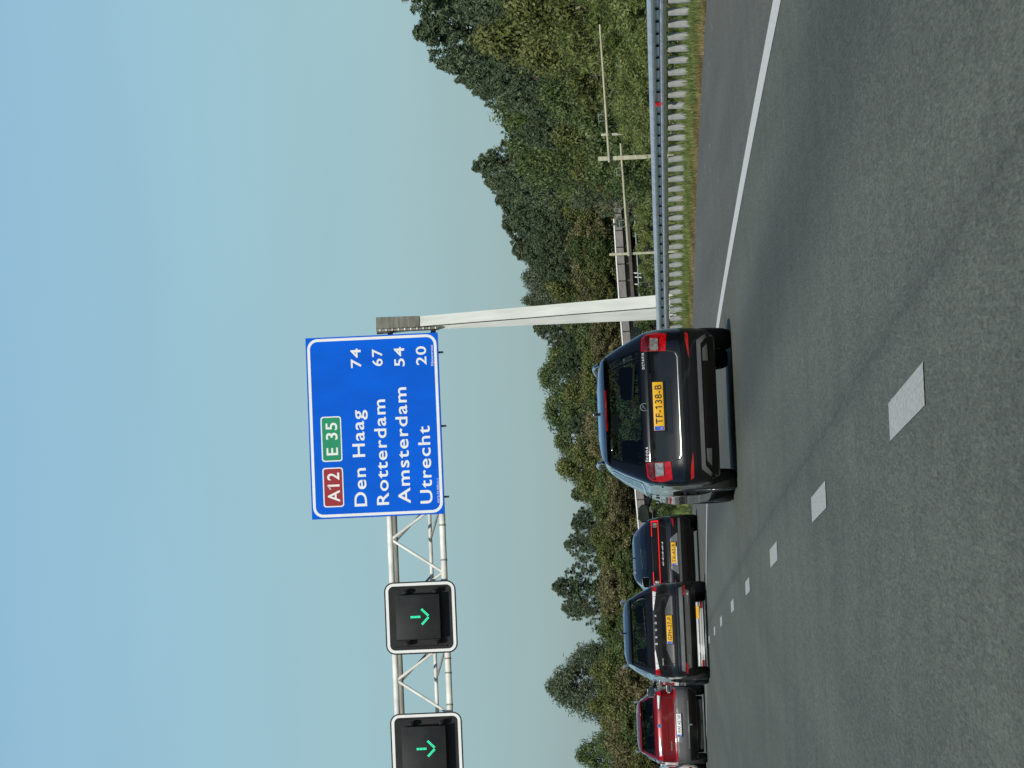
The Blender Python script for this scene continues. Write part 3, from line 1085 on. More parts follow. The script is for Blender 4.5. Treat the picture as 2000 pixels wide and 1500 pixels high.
barrier(112, [(1190, 1168, 8.5), (1237, 1174, 5)], ((1183, 1190), (1452, 1171.5)), [(1277, 1181)],
        [(1272, 1168, 1320, 1215), (1300, 1180, 1345, 1212)],
        'pale square post carrying a long level pole high above the guard rail')
barrier(114, [(1003, 1190, 5)], ((1000, 1228), (1220, 1212)), [(1172, 1216), (1070, 1222)],
        [(1175, 1206, 1195, 1225), (1090, 1212, 1115, 1240)],
        'thinner pale pole barrier with lower sloping pole in front of the viaduct')

# ================================================================ grass on the verge, and grit
def mk_leaf(name, cols, trans=0.25, rough=0.55, spec=0.25):
    """foliage: colour runs over cols with the clump's own tone; a little light comes through"""
    m = bpy.data.materials.new(name)
    m.use_nodes = True
    n = m.node_tree
    n.nodes.clear()
    out = n.nodes.new('ShaderNodeOutputMaterial')
    at = n.nodes.new('ShaderNodeAttribute')
    at.attribute_name = 'tone'
    r = n.nodes.new('ShaderNodeValToRGB')
    e = r.color_ramp.elements
    e[0].position, e[0].color = 0.0, (*cols[0], 1)
    e[1].position, e[1].color = 1.0, (*cols[-1], 1)
    for i, c in enumerate(cols[1:-1]):
        x = e.new((i + 1) / (len(cols) - 1))
        x.color = (*c, 1)
    oi = n.nodes.new('ShaderNodeObjectInfo')
    ad = n.nodes.new('ShaderNodeMath')
    ad.operation = 'MULTIPLY_ADD'
    ad.inputs[1].default_value = 0.22
    ad.use_clamp = True
    n.links.new(oi.outputs['Random'], ad.inputs[0])
    sb = n.nodes.new('ShaderNodeMath')
    sb.operation = 'SUBTRACT'
    sb.inputs[1].default_value = 0.11
    n.links.new(at.outputs['Fac'], sb.inputs[0])
    n.links.new(sb.outputs[0], ad.inputs[2])
    n.links.new(ad.outputs[0], r.inputs[0])
    pb = n.nodes.new('ShaderNodeBsdfPrincipled')
    pb.inputs['Roughness'].default_value = rough
    pb.inputs['Specular IOR Level'].default_value = spec
    tl = n.nodes.new('ShaderNodeBsdfTranslucent')
    mx = n.nodes.new('ShaderNodeMixShader')
    mx.inputs[0].default_value = trans
    n.links.new(r.outputs[0], pb.inputs['Base Color'])
    n.links.new(r.outputs[0], tl.inputs[0])
    n.links.new(pb.outputs[0], mx.inputs[1])
    n.links.new(tl.outputs[0], mx.inputs[2])
    n.links.new(mx.outputs[0], out.inputs[0])
    return m

def np_mesh(name, V, n_per, tone):
    """V (count, n_per, 3) separate polygons; tone per polygon"""
    cnt = V.shape[0]
    me = bpy.data.meshes.new(name)
    me.vertices.add(cnt * n_per)
    me.vertices.foreach_set('co', V.astype(np.float32).ravel())
    me.loops.add(cnt * n_per)
    me.loops.foreach_set('vertex_index', np.arange(cnt * n_per, dtype=np.int32))
    me.polygons.add(cnt)
    me.polygons.foreach_set('loop_start', np.arange(0, cnt * n_per, n_per, dtype=np.int32))
    me.polygons.foreach_set('loop_total', np.full(cnt, n_per, dtype=np.int32))
    a = me.attributes.new('tone', 'FLOAT', 'FACE')
    a.data.foreach_set('value', np.clip(tone, 0, 1).astype(np.float32))
    me.update()
    me.validate()
    return me

M['grass'] = mk_leaf('verge_grass_blades', [(0.060, 0.100, 0.022), (0.135, 0.195, 0.045), (0.21, 0.26, 0.080), (0.36, 0.33, 0.15)], 0.3, 0.6)
M['drygrass'] = mk_leaf('dry_edge_grass_blades', [(0.14, 0.085, 0.035), (0.27, 0.21, 0.085), (0.42, 0.36, 0.17)], 0.25, 0.7)

def blades(n, ylo, yhi, dlo, dhi, hlo, hhi, wd, bias=1.0, power=1.0):
    y = ylo + (yhi - ylo) * rng.random(n) ** power
    d = dlo + (dhi - dlo) * rng.random(n) ** bias
    ax = np.array([aspc(t) for t in np.linspace(ylo, yhi, 200)])
    x = np.interp(y, np.linspace(ylo, yhi, 200), ax) + d
    z = np.interp(d, [0.0, 0.5, 1.3, 6, 30], [-0.012, 0.05, 0.12, 0.15, 0.1]) - 0.01
    patch = 0.6 + 0.55 * np.sin(y * 1.9 + d * 3.1) * np.sin(y * 0.53 + 1.3) + 0.25 * np.sin(y * 5.7 + d * 6)
    h = (hlo + (hhi - hlo) * rng.random(n)) * np.clip(patch, 0.45, 1.6)
    a = rng.random(n) * 2 * np.pi
    ln = rng.normal(0, 0.35, n) * h
    V = np.zeros((n, 3, 3))
    cx, sx = np.cos(a) * wd / 2, np.sin(a) * wd / 2
    V[:, 0] = np.stack([x - cx, y - sx, z], 1)
    V[:, 1] = np.stack([x + cx, y + sx, z], 1)
    V[:, 2] = np.stack([x + ln * np.cos(a + 1), y + ln * np.sin(a + 1), z + h], 1)
    tone = np.clip(0.42 + 0.22 * np.sin(y * 0.9 + d * 2) + rng.normal(0, 0.22, n), 0, 1)
    return V, tone
Va, ta = blades(46000, 56, 122, 0.10, 3.2, 0.05, 0.15, 0.016, 0.75)
Vb, tb = blades(5000, 56, 122, 0.4, 1.25, 0.08, 0.20, 0.014)
Vc, tcn = blades(16000, 118, 260, 0.1, 26, 0.15, 0.42, 0.05, 1.0, 1.4)
link('verge_grass', np_mesh('verge_grass', np.concatenate([Va, Vb, Vc]), 3, np.concatenate([ta, tb, tcn])), M['grass'],
     label='green grass growing thick along the foot of the guard rail', cat='grass', kind='stuff')
Vd, td = blades(13000, 56, 122, -0.05, 0.30, 0.03, 0.13, 0.012)
link('dry_grass', np_mesh('dry_grass', Vd, 3, td), M['drygrass'],
     label='dry brown grass fringe at the edge of the asphalt shoulder', cat='grass', kind='stuff')
n = 420
y = 56 + 50 * rng.random(n)
d = -3.2 * rng.random(n) ** 1.6 - 0.1
V = np.zeros((n * 1, 4, 3))
for i in range(n):
    s = 0.012 + 0.030 * rng.random() ** 3
    x0 = aspc(y[i]) + d[i]
    a = rng.random() * 6.28
    for k in range(4):
        V[i, k] = (x0 + s * math.cos(a + k * 1.57), y[i] + 2.0 * s * math.sin(a + k * 1.57), 0.008)
M['grit'] = mk_leaf('pale_grit', [(0.22, 0.21, 0.20), (0.4, 0.4, 0.37), (0.7, 0.7, 0.65)], 0.0, 0.9)
link('grit', np_mesh('grit', V, 4, rng.random(n)), M['grit'], label='pale grit scattered on the asphalt shoulder', cat='grit', kind='stuff')
# ================================================================ trees and bushes
M['bark'] = mk('grey_brown_bark', (0.085, 0.068, 0.052), 0.9, var=0.35, vscale=6, bump=0.4)
M['bark_pine'] = mk('reddish_pine_bark', (0.085, 0.062, 0.046), 0.9, var=0.35, vscale=6, bump=0.4)
M['twig'] = mk('pale_dry_twigs', (0.22, 0.19, 0.13), 0.9, var=0.3)
M['needles'] = mk_leaf('pine_needles', [(0.050, 0.078, 0.043), (0.099, 0.140, 0.074), (0.168, 0.202, 0.112)], 0.15, 0.5)
M['leaf_dark'] = mk_leaf('dark_broad_leaves', [(0.047, 0.078, 0.026), (0.100, 0.147, 0.047), (0.171, 0.212, 0.077)], 0.25, 0.45)
M['leaf_olive'] = mk_leaf('olive_broad_leaves', [(0.071, 0.088, 0.026), (0.147, 0.171, 0.050), (0.236, 0.248, 0.088)], 0.28, 0.45)
M['leaf_brown'] = mk_leaf('brownish_scrub_leaves', [(0.088, 0.083, 0.040), (0.165, 0.159, 0.066), (0.283, 0.242, 0.124)], 0.2, 0.6)
M['leaf_grey'] = mk_leaf('grey_green_feathery_leaves', [(0.080, 0.105, 0.062), (0.150, 0.185, 0.110), (0.230, 0.260, 0.165)], 0.25, 0.5)
M['leaf_bright'] = mk_leaf('bright_long_leaves', [(0.075, 0.110, 0.026), (0.175, 0.225, 0.058), (0.300, 0.340, 0.130)], 0.3, 0.42)

def leaf_cloud(centres, radii, per, lsize, aspect, tone_c, flat=0.75, up=0.5, out_from=None, hang=0.0, tone_var=0.18):
    """small pointed leaf faces gathered round clump centres"""
    nC = len(centres)
    idx = np.repeat(np.arange(nC), per)
    n = len(idx)
    g = rng.normal(0, 1, (n, 3))
    g /= np.linalg.norm(g, axis=1)[:, None]
    rad = radii[idx] * rng.random(n) ** 0.45
    off_ = g * rad[:, None]
    off_[:, 2] *= flat
    off_[:, 2] -= hang * rng.random(n) * radii[idx]
    p = centres[idx] + off_
    nrm = g * 0.8 + rng.normal(0, 0.55, (n, 3))
    nrm[:, 2] += up
    nrm /= np.linalg.norm(nrm, axis=1)[:, None]
    t = rng.normal(0, 1, (n, 3))
    t[:, 2] -= hang * 1.5
    t -= nrm * (t * nrm).sum(1)[:, None]
    t /= np.linalg.norm(t, axis=1)[:, None]
    bt = np.cross(nrm, t)
    L = lsize * (0.6 + 0.8 * rng.random(n))[:, None]
    Wd = L * aspect
    V = np.stack([p - t * L * 0.5, p + bt * Wd * 0.5 - t * L * 0.05, p + t * L * 0.5 + nrm * L * 0.08, p - bt * Wd * 0.5 - t * L * 0.05], 1)
    tone = tone_c[idx] + rng.normal(0, tone_var, n)
    return V, tone

def limb_bm(trunk_top, r0, centres, pick, bark_n=8, start=(0.25, 0.9), lean=(0, 0)):
    bm = bmesh.new()
    H = trunk_top
    prev = Vector((0, 0, -0.6))
    pr = r0 * 1.15
    for i in range(1, 7):
        t = i / 6
        c = Vector((lean[0] * t * t + 0.02 * H * math.sin(3 * t), lean[1] * t * t, H * t))
        r = r0 * (1 - 0.82 * t) + 0.01
        bm_tube(bm, prev, c, pr, r, bark_n, cap=(i == 1))
        prev, pr = c, r
    for k in pick:
        c = Vector(centres[k])
        zt = min(H * start[1], max(H * start[0], c.z - 0.45 * math.hypot(c.x, c.y) - 0.1))
        t = zt / H
        a = Vector((lean[0] * t * t, lean[1] * t * t, zt))
        mid = a.lerp(c, 0.5) + Vector((0, 0, -0.04 * (c - a).length))
        rr = max(0.012, r0 * 0.32 * (1 - 0.6 * t))
        bm_tube(bm, a, mid, rr, rr * 0.7, 5, False)
        bm_tube(bm, mid, c, rr * 0.7, rr * 0.25, 5, False)
    return bm

PROTO = {}
def proto(kind, crown_me, trunk_bm, bark, H, W):
    tm = bpy.data.meshes.new(kind + '_trunk')
    trunk_bm.to_mesh(tm); trunk_bm.free()
    clean(tm, 50)
    tm.materials.append(bark)
    PROTO[kind] = (crown_me, tm, H, W)

def pine(kind, H, W, n_c, base, top_pow, per, seed, irregular=0.5):
    """needle tree: tiers of flattened clumps on long limbs, gaps between them"""
    rg = np.random.default_rng(seed)
    cs, rs = [], []
    for i in range(n_c):
        t = base + (1 - base) * rg.random() ** 0.85
        env = (W / 2) * (1 - t ** top_pow) ** 0.7 + 0.05 * W / 2
        # limbs of uneven length in a few directions
        a = rg.random() * 2 * math.pi
        lump = 1 + irregular * math.sin(a * 2 + t * 9 + seed) * 0.6
        r = env * lump * (0.12 + 0.88 * rg.random() ** 0.6)
        cs.append((r * math.cos(a), r * math.sin(a), H * t))
        rs.append((0.018 + 0.024 * rg.random()) * H * (1.25 - 0.55 * t))
    # young shoots standing up from the limb ends and the leader
    for k in rg.permutation(len(cs))[:int(len(cs) * 0.5)]:
        c = cs[k]
        for q in (1, 2):
            cs.append((c[0] * 1.04 + rg.normal() * 0.03, c[1] * 1.04 + rg.normal() * 0.03, c[2] + rs[k] * (0.5 + 0.45 * q)))
            rs.append(0.017 * H / q ** 0.5)
    for k in range(6):
        cs.append((rg.normal() * 0.012 * W * (6 - k), rg.normal() * 0.012 * W * (6 - k), H * (0.90 + 0.022 * k)))
        rs.append(0.022 * H * (1 - 0.11 * k))
    cs, rs = np.array(cs), np.array(rs)
    tc = np.clip(rg.normal(0.5, 0.24, len(cs)), 0, 1)
    V, tn = leaf_cloud(cs, rs, per, 0.024 * H, 0.27, tc, 0.8, 0.8)
    me = np_mesh(kind + '_crown', V, 4, tn)
    me.materials.append(M['needles'])
    pick = rg.permutation(len(cs))[:46]
    proto(kind, me, limb_bm(H * 0.97, 0.018 * H + 0.03, cs, pick, start=(0.2, 0.93)), M['bark_pine'], H, W)

def broad(kind, H, W, n_c, base, per, leaf, aspect, mat, seed, up=0.5, hang=0.0, flat=0.8, crad=(0.08, 0.05), bark='bark', spire=1.6, twigs=0):
    """broad-leaved tree or bush: a lumpy crown of many small clumps"""
    rg = np.random.default_rng(seed)
    lobes = [(rg.random() * 6.28, 0.25 + 0.7 * rg.random(), 0.5 + 0.5 * rg.random()) for _ in range(9)]
    cs, rs = [], []
    while len(cs) < n_c:
        t = base + (1 - base) * rg.random()
        s = (t - base) / (1 - base)
        env = (W / 2) * (math.sin(math.pi * min(1, 0.14 + 0.86 * s) ** (1 / spire * 1.15)) ** 0.6 if s < 1 else 0.05)
        a = rg.random() * 6.283
        bump = 0.72
        for la, lt, lw in lobes:
            da = math.atan2(math.sin(a - la), math.cos(a - la))
            bump += 0.42 * lw * math.exp(-(da / 0.55) ** 2 - ((s - lt) / 0.2) ** 2)
        r = env * bump * rg.random() ** 0.36
        cs.append((r * math.cos(a), r * math.sin(a), H * t * (0.93 + 0.07 * bump)))
        rs.append((crad[0] + crad[1] * rg.random()) * H)
    cs, rs = np.array(cs), np.array(rs)
    tc = np.clip(rg.normal(0.5, 0.26, len(cs)), 0, 1)
    V, tn = leaf_cloud(cs, rs, per, leaf, aspect, tc, flat, up, hang=hang)
    me = np_mesh(kind + '_crown', V, 4, tn)
    me.materials.append(M[mat])
    pick = rg.permutation(len(cs))[:34]
    bm = limb_bm(H * 0.8, 0.014 * H + 0.02, cs, pick, start=(0.05 if base < 0.2 else 0.3, 0.9))
    for i in range(twigs):
        k = rg.integers(len(cs))
        c = Vector(cs[k]) * 1.0
        d = Vector((rg.normal(), rg.normal(), abs(rg.normal()) + 0.5)).normalized() * (0.22 * H)
        bm_tube(bm, c - d * 0.3, c + d, 0.006 * H / 3 + 0.006, 0.004, 4, False)
    proto(kind, me, bm, M[bark], H, W)

pine('pine_tree', 12.0, 8.0, 760, 0.06, 1.6, 26, 3, 0.75)
pine('ragged_pine', 12.0, 7.0, 420, 0.22, 1.9, 34, 11, 1.0)
pine('young_pine', 9.0, 5.6, 600, 0.04, 1.15, 26, 21, 0.6)
broad('dark_tree', 11, 8.0, 150, 0.10, 85, 0.30, 0.55, 'leaf_dark', 31)
broad('olive_tree', 9, 7.0, 140, 0.08, 85, 0.27, 0.55, 'leaf_olive', 37)
broad('round_tree', 9, 7.6, 150, 0.08, 85, 0.26, 0.5, 'leaf_dark', 41, spire=1.2)
broad('feathery_tree', 9, 6.4, 330, 0.05, 75, 0.30, 0.26, 'leaf_grey', 43, up=0.1, crad=(0.035, 0.035), spire=1.2, twigs=0, flat=1.5)
broad('scrub_bush', 4.0, 5.2, 110, 0.0, 75, 0.20, 0.5, 'leaf_brown', 47, crad=(0.10, 0.06), spire=1.0, twigs=45)
broad('olive_bush', 4.0, 5.0, 110, 0.0, 75, 0.20, 0.5, 'leaf_olive', 53, crad=(0.10, 0.06), spire=1.0, twigs=12)
broad('green_bush', 4.0, 5.0, 110, 0.0, 75, 0.20, 0.55, 'leaf_dark', 59, crad=(0.10, 0.06), spire=1.0, twigs=10)
broad('willow_bush', 3.0, 3.4, 130, 0.0, 75, 0.19, 0.2, 'leaf_bright', 61, up=0.4, hang=0.1, crad=(0.09, 0.06), spire=1.0, twigs=30)
broad('leafy_bush', 2.0, 2.8, 110, 0.0, 70, 0.105, 0.42, 'leaf_bright', 67, crad=(0.10, 0.07), spire=0.9, twigs=10)

_marks = [(1460, 'at the photo edge'), (1330, 'past the first stretch of rail'), (1250, 'behind the red reflector'), (1150, 'by the pole barrier'),
          (1060, 'over the viaduct end'), (960, 'over the viaduct opening'), (860, 'by the gantry column'), (740, 'over the estate car roof'),
          (620, 'over the estate car aerial'), (520, 'over the estate car mirror'), (400, 'over the dark hatchback'), (300, 'over the graphite SUV'), (180, 'between SUV and red car'), (-999, 'over the red car')]
def landmark(u):
    for lim, s in _marks:
        if u >= lim:
            return s
_tone = {'dark_tree': 'dark green', 'round_tree': 'rounded deep green', 'pine_tree': 'dense blue-green', 'ragged_pine': 'loose blue-green', 'young_pine': 'pointed blue-green', 'olive_tree': 'olive green', 'scrub_bush': 'brownish', 'olive_bush': 'olive', 'green_bush': 'deep green',
         'willow_bush': 'bright long-leaved', 'leafy_bush': 'bright small-leaved'}
def tree(kind, name, loc, height, width, label, cat='tree', group=None, yaw=None):
    cm, tm, H, W = PROTO[kind]
    t = empty(name, loc, rng.random() * 6.28 if yaw is None else yaw, label, cat, group)
    s = height / H
    sw_ = width / W
    t.scale = (sw_, sw_, s)
    link('crown', cm, None, t)
    link('trunk', tm, None, t)
    return t

def plant(kind, name, u, vtop, D, wpx, label, cat='tree', group=None, yaw=None, zbase=None):
    """a tree whose top stands where the sight line (u, vtop) reaches the distance D"""
    if '@' in label:
        label = label.replace('@', landmark(u)).replace('#', _tone[kind])
    p = P(u, vtop, D)
    zb_ = terrain_z(p.x, D) if zbase is None else zbase
    return tree(kind, name, (p.x, D, zb_ - 0.05), max(0.6, (p.z - zb_) * 1.0), wpx * D / F, label, cat, group, yaw)

# --- the skyline, tree by tree: each one can be picked out
plant('ragged_pine', 'pine_tree', 1525, 784, 205, 330, 'tallest pine of the wood, cut off by the corner of the photo', yaw=0.6)
plant('pine_tree', 'pine_tree', 1440, 822, 212, 300, 'tall broad pine with ragged side branches beside the tallest pine', yaw=2.2)
plant('ragged_pine', 'pine_tree', 1378, 862, 222, 200, 'thinner pine leaning out from the tall pines over the sky gap', yaw=4.0)
plant('dark_tree', 'broadleaf_tree', 1292, 968, 232, 210, 'rounded grey-green tree with a wisp of twigs rising from its top')
plant('round_tree', 'broadleaf_tree', 1216, 996, 240, 150, 'low rounded tree in the dip between two stands of pine')
plant('young_pine', 'pine_tree', 1176, 932, 246, 200, 'pointed pine with sharp spire standing over the pole barrier post')
plant('pine_tree', 'pine_tree', 1112, 974, 420, 220, 'dense pine above the end pier of the viaduct')
plant('ragged_pine', 'pine_tree', 1062, 986, 424, 180, 'ragged pine above the dark opening of the viaduct')
plant('pine_tree', 'pine_tree', 1010, 1006, 428, 190, 'pine with a flat broken top right above the pole on the viaduct')
plant('feathery_tree', 'broadleaf_tree', 958, 1026, 430, 140, 'thin-leaved tree with sky showing through its crown beside the gantry column')
plant('feathery_tree', 'broadleaf_tree', 912, 1026, 434, 110, 'wispy pale tree partly hidden behind the gantry column')
plant('young_pine', 'pine_tree', 858, 1046, 428, 130, 'dark pine directly past the gantry column above the black estate car')
plant('dark_tree', 'broadleaf_tree', 812, 1072, 430, 120, 'low dark tree in the notch between the column and the rounded trees')
plant('round_tree', 'broadleaf_tree', 762, 1056, 426, 150, 'rounded dark tree above the roof of the black estate car')
plant('dark_tree', 'broadleaf_tree', 700, 1064, 430, 140, 'dark bushy tree above the aerial of the black estate car')
plant('round_tree', 'broadleaf_tree', 640, 1086, 428, 140, 'round tree above the tail side of the black estate car roof rail')
plant('olive_tree', 'broadleaf_tree', 585, 1092, 430, 120, 'olive green tree rising above the mirror of the black estate car')
plant('young_pine', 'pine_tree', 535, 1118, 432, 100, 'short dark pine between the estate car and the dark hatchback')
plant('pine_tree', 'pine_tree', 478, 1118, 434, 110, 'broad small pine above the rear window of the dark hatchback')
plant('ragged_pine', 'pine_tree', 438, 1104, 436, 90, 'slim pine with bare gaps above the dark hatchback')
plant('ragged_pine', 'pine_tree', 352, 1082, 432, 140, 'lone crooked pine with separate tufts standing against the sky', yaw=1.1)
plant('ragged_pine', 'pine_tree', 312, 1100, 438, 90, 'second crooked pine leaning beside the lone tufted one', yaw=3.1)
plant('young_pine', 'pine_tree', 222, 1136, 434, 95, 'small dark pine in front of the feathery grey tree')
plant('feathery_tree', 'broadleaf_tree', 158, 1074, 436, 190, 'feathery grey-green tree with fine upright branches against the sky')
plant('round_tree', 'broadleaf_tree', 24, 1128, 434, 110, 'dark round tree above the red car, at the edge of the photo')
plant('dark_tree', 'broadleaf_tree', -50, 1120, 438, 120, 'dark tree beyond the red car, mostly outside the photo')

# --- the body of the wood: trees one cannot tell apart by words share a label
GW = 'trees filling the wood behind the guard rail'
LW = '# tree in the wood behind the rail, @'
for u, vt, D, wpx, kd in [(1490, 905, 190, 190, 'pine_tree'), (1420, 935, 188, 190, 'olive_tree'), (1345, 968, 200, 170, 'pine_tree'),
                          (1480, 1010, 168, 190, 'olive_tree'), (1395, 1030, 170, 180, 'olive_tree'), (1310, 1050, 178, 170, 'round_tree'),
                          (1245, 1022, 214, 160, 'pine_tree'), (1180, 1010, 226, 130, 'round_tree'), (1235, 1090, 182, 140, 'olive_tree'),
                          (1150, 1060, 230, 140, 'pine_tree'), (1345, 905, 228, 140, 'pine_tree'), (1265, 1000, 226, 140, 'round_tree'),
                          (1530, 960, 176, 160, 'dark_tree'), (1165, 1110, 205, 110, 'olive_tree'), (1352, 898, 224, 170, 'ragged_pine'), (1322, 940, 226, 150, 'pine_tree'), (1142, 966, 236, 150, 'pine_tree'), (1090, 1000, 418, 150, 'ragged_pine'), (1255, 985, 236, 150, 'pine_tree')]:
    plant(kd, 'pine_tree' if 'pine' in kd else 'broadleaf_tree', u, vt + rng.normal() * 6, D, wpx, LW, group=GW)
GV = 'trees filling the wood above the viaduct'
LV = '# tree on the viaduct bank, @'
for u, vt, D, wpx, kd in [(1085, 1022, 416, 140, 'pine_tree'), (1035, 1040, 418, 130, 'pine_tree'), (985, 1050, 417, 130, 'pine_tree'), (935, 1080, 418, 120, 'olive_tree'),
                          (1120, 1060, 416, 120, 'olive_tree'), (880, 1098, 417, 120, 'round_tree'), (830, 1098, 417, 130, 'pine_tree'), (785, 1092, 418, 130, 'pine_tree'),
                          (735, 1104, 418, 120, 'olive_tree'), (670, 1108, 418, 130, 'pine_tree'), (615, 1126, 418, 120, 'olive_tree'), (560, 1136, 418, 120, 'olive_tree'),
                          (505, 1150, 420, 100, 'dark_tree'), (450, 1150, 420, 100, 'olive_tree'), (402, 1166, 422, 90, 'dark_tree'), (330, 1166, 420, 90, 'dark_tree'),
                          (190, 1150, 424, 90, 'olive_tree'), (120, 1158, 424, 90, 'olive_tree'), (1090, 1100, 414, 110, 'olive_tree'), (1010, 1108, 414, 110, 'dark_tree'), (258, 1176, 424, 80, 'dark_tree'),
                          (470, 1168, 428, 110, 'olive_tree'), (420, 1172, 428, 110, 'dark_tree'), (372, 1172, 429, 110, 'olive_tree'), (300, 1172, 428, 100, 'olive_tree'), (215, 1168, 428, 110, 'dark_tree'), (150, 1166, 428, 110, 'dark_tree'), (85, 1172, 428, 110, 'olive_tree'), (40, 1178, 426, 90, 'dark_tree'), (540, 1152, 426, 110, 'dark_tree')]:
    plant(kd, 'pine_tree' if 'pine' in kd else 'broadleaf_tree', u, vt + rng.normal() * 5, D, wpx, LV, group=GV)
GS = 'scrub bushes along the top of the viaduct'
u = 1120
i = 0
while u > -30:
    vtop = np.interp(u, [0, 150, 300, 450, 650, 900, 1120], [1186, 1180, 1180, 1164, 1138, 1126, 1104])
    for row, (dd, dv) in enumerate(((13.2, 34), (14.6, 6))):
        kd = ['scrub_bush', 'olive_bush', 'green_bush', 'scrub_bush', 'scrub_bush', 'olive_bush', 'green_bush'][(i * 3 + row * 2) % 7]
        plant(kd, 'scrub_bush', u + rng.normal() * 9 + row * 22, vtop + dv + rng.normal() * 9, WALL_Y + dd, 112 + 22 * rng.random(),
              ['lower # bush in scrub on the viaduct, @', 'upper # bush in scrub on the viaduct, @'][row], 'bush', GS)
    u -= 44
    i += 1
# undergrowth at the foot of the wood on the near side
GU = 'undergrowth at the foot of the wood'
for u, vt, D, wpx, kd in [(1495, 1080, 140, 210, 'olive_bush'), (1425, 1095, 142, 200, 'willow_bush'), (1350, 1112, 146, 190, 'olive_bush'), (1280, 1135, 158, 170, 'green_bush'),
                          (1215, 1150, 165, 150, 'green_bush'), (1160, 1150, 180, 130, 'green_bush'), (1135, 1160, 240, 110, 'scrub_bush'), (1120, 1215, 200, 70, 'green_bush'),
                          (1460, 1150, 118, 200, 'willow_bush'), (1385, 1165, 124, 180, 'olive_bush'), (1530, 1120, 120, 180, 'willow_bush'), (1315, 1170, 135, 150, 'olive_bush'),
                          (1170, 1195, 156, 120, 'green_bush'), (1232, 1190, 160, 120, 'green_bush')]:
    plant(kd, 'green_bush', u, vt, D, wpx, '# bush at the foot of the wood, @', 'bush', GU)
GB = 'bright bushes close behind the guard rail'
for u, vt, D, wpx, kd in [(1500, 1196, 84, 210, 'leafy_bush'), (1440, 1212, 85, 180, 'willow_bush'), (1390, 1205, 88, 170, 'leafy_bush'), (1335, 1200, 92, 160, 'willow_bush'),
                          (1290, 1196, 96, 150, 'willow_bush'), (1246, 1206, 99, 110, 'willow_bush'), (1545, 1190, 82, 160, 'willow_bush'), (1415, 1228, 80, 150, 'leafy_bush'),
                          (1270, 1225, 94, 110, 'leafy_bush'), (1222, 1236, 102, 80, 'leafy_bush')]:
    plant(kd, 'leafy_bush', u, vt, D, wpx, '# bush close behind the guard rail, @', 'bush', GB)
for u, vt, D, wpx in [(1085, 1238, 122, 60), (1052, 1236, 124, 80), (1012, 1240, 126, 85), (975, 1246, 128, 70)]:
    plant('leafy_bush', 'leafy_bush', u, vt, D, wpx, 'low yellow-green bush in front of the viaduct, over the guard rail', 'bush', 'low bushes before the viaduct')
for u, vt, D, wpx in [(935, 1246, 150, 90), (862, 1240, 152, 90), (820, 1248, 152, 90), (770, 1215, 150, 110), (712, 1208, 152, 120), (655, 1212, 154, 110), (322, 1226, 160, 90), (268, 1222, 162, 100), (212, 1230, 162, 90), (560, 1262, 165, 90), (515, 1270, 170, 80)]:
    plant('green_bush', 'green_bush', u, vt, D, wpx, '# bush on the far verge before the viaduct, @', 'bush', 'bushes on the far verge')

# unseen trees added behind the viewpoint, continuing the wood to darken car reflections
for i in range(26):
    a = -1.25 + 2.5 * i / 25
    r_ = 150 + 25 * rng.random()
    kd = ['dark_tree', 'olive_tree', 'pine_tree', 'round_tree'][i % 4]
    tree(kd, 'broadleaf_tree' if kd != 'pine_tree' else 'pine_tree', (r_ * math.sin(a), -r_ * math.cos(a), 0.1), 10 + 5 * rng.random(), 13 + 3 * rng.random(),
         'unseen tree added behind the viewpoint for dark reflections in the cars', group='unseen trees added behind the viewpoint')

for i in range(34):  # unseen roadside trees added so the car sides reflect dark foliage
    left = i < 22
    y = -50 + 300 * (i / 21) + rng.normal() * 3 if left else -40 + 95 * ((i - 22) / 11) + rng.normal() * 2
    x = -52 + rng.normal() * 3 - 0.06 * max(0, y) if left else 19 + rng.normal() * 1.5
    kd = ['dark_tree', 'olive_tree', 'pine_tree', 'round_tree'][i % 4]
    tree(kd, 'broadleaf_tree' if kd != 'pine_tree' else 'pine_tree', (x, y, 0.1), (9 if left else 7) + 3 * rng.random(), 13 + 3 * rng.random(),
         'unseen tree added beside the road for reflections in the car sides', group='unseen trees added beside the road')
# ================================================================ cars
def smooth01(t):
    t = np.clip(t, 0, 1)
    return t * t * (3 - 2 * t)

def inside(poly, a, b):
    r = False
    n = len(poly)
    for i in range(n):
        x1, y1 = poly[i]
        x2, y2 = poly[(i + 1) % n]
        if (y1 > b) != (y2 > b) and a < (x2 - x1) * (b - y1) / (y2 - y1) + x1:
            r = not r
    return r

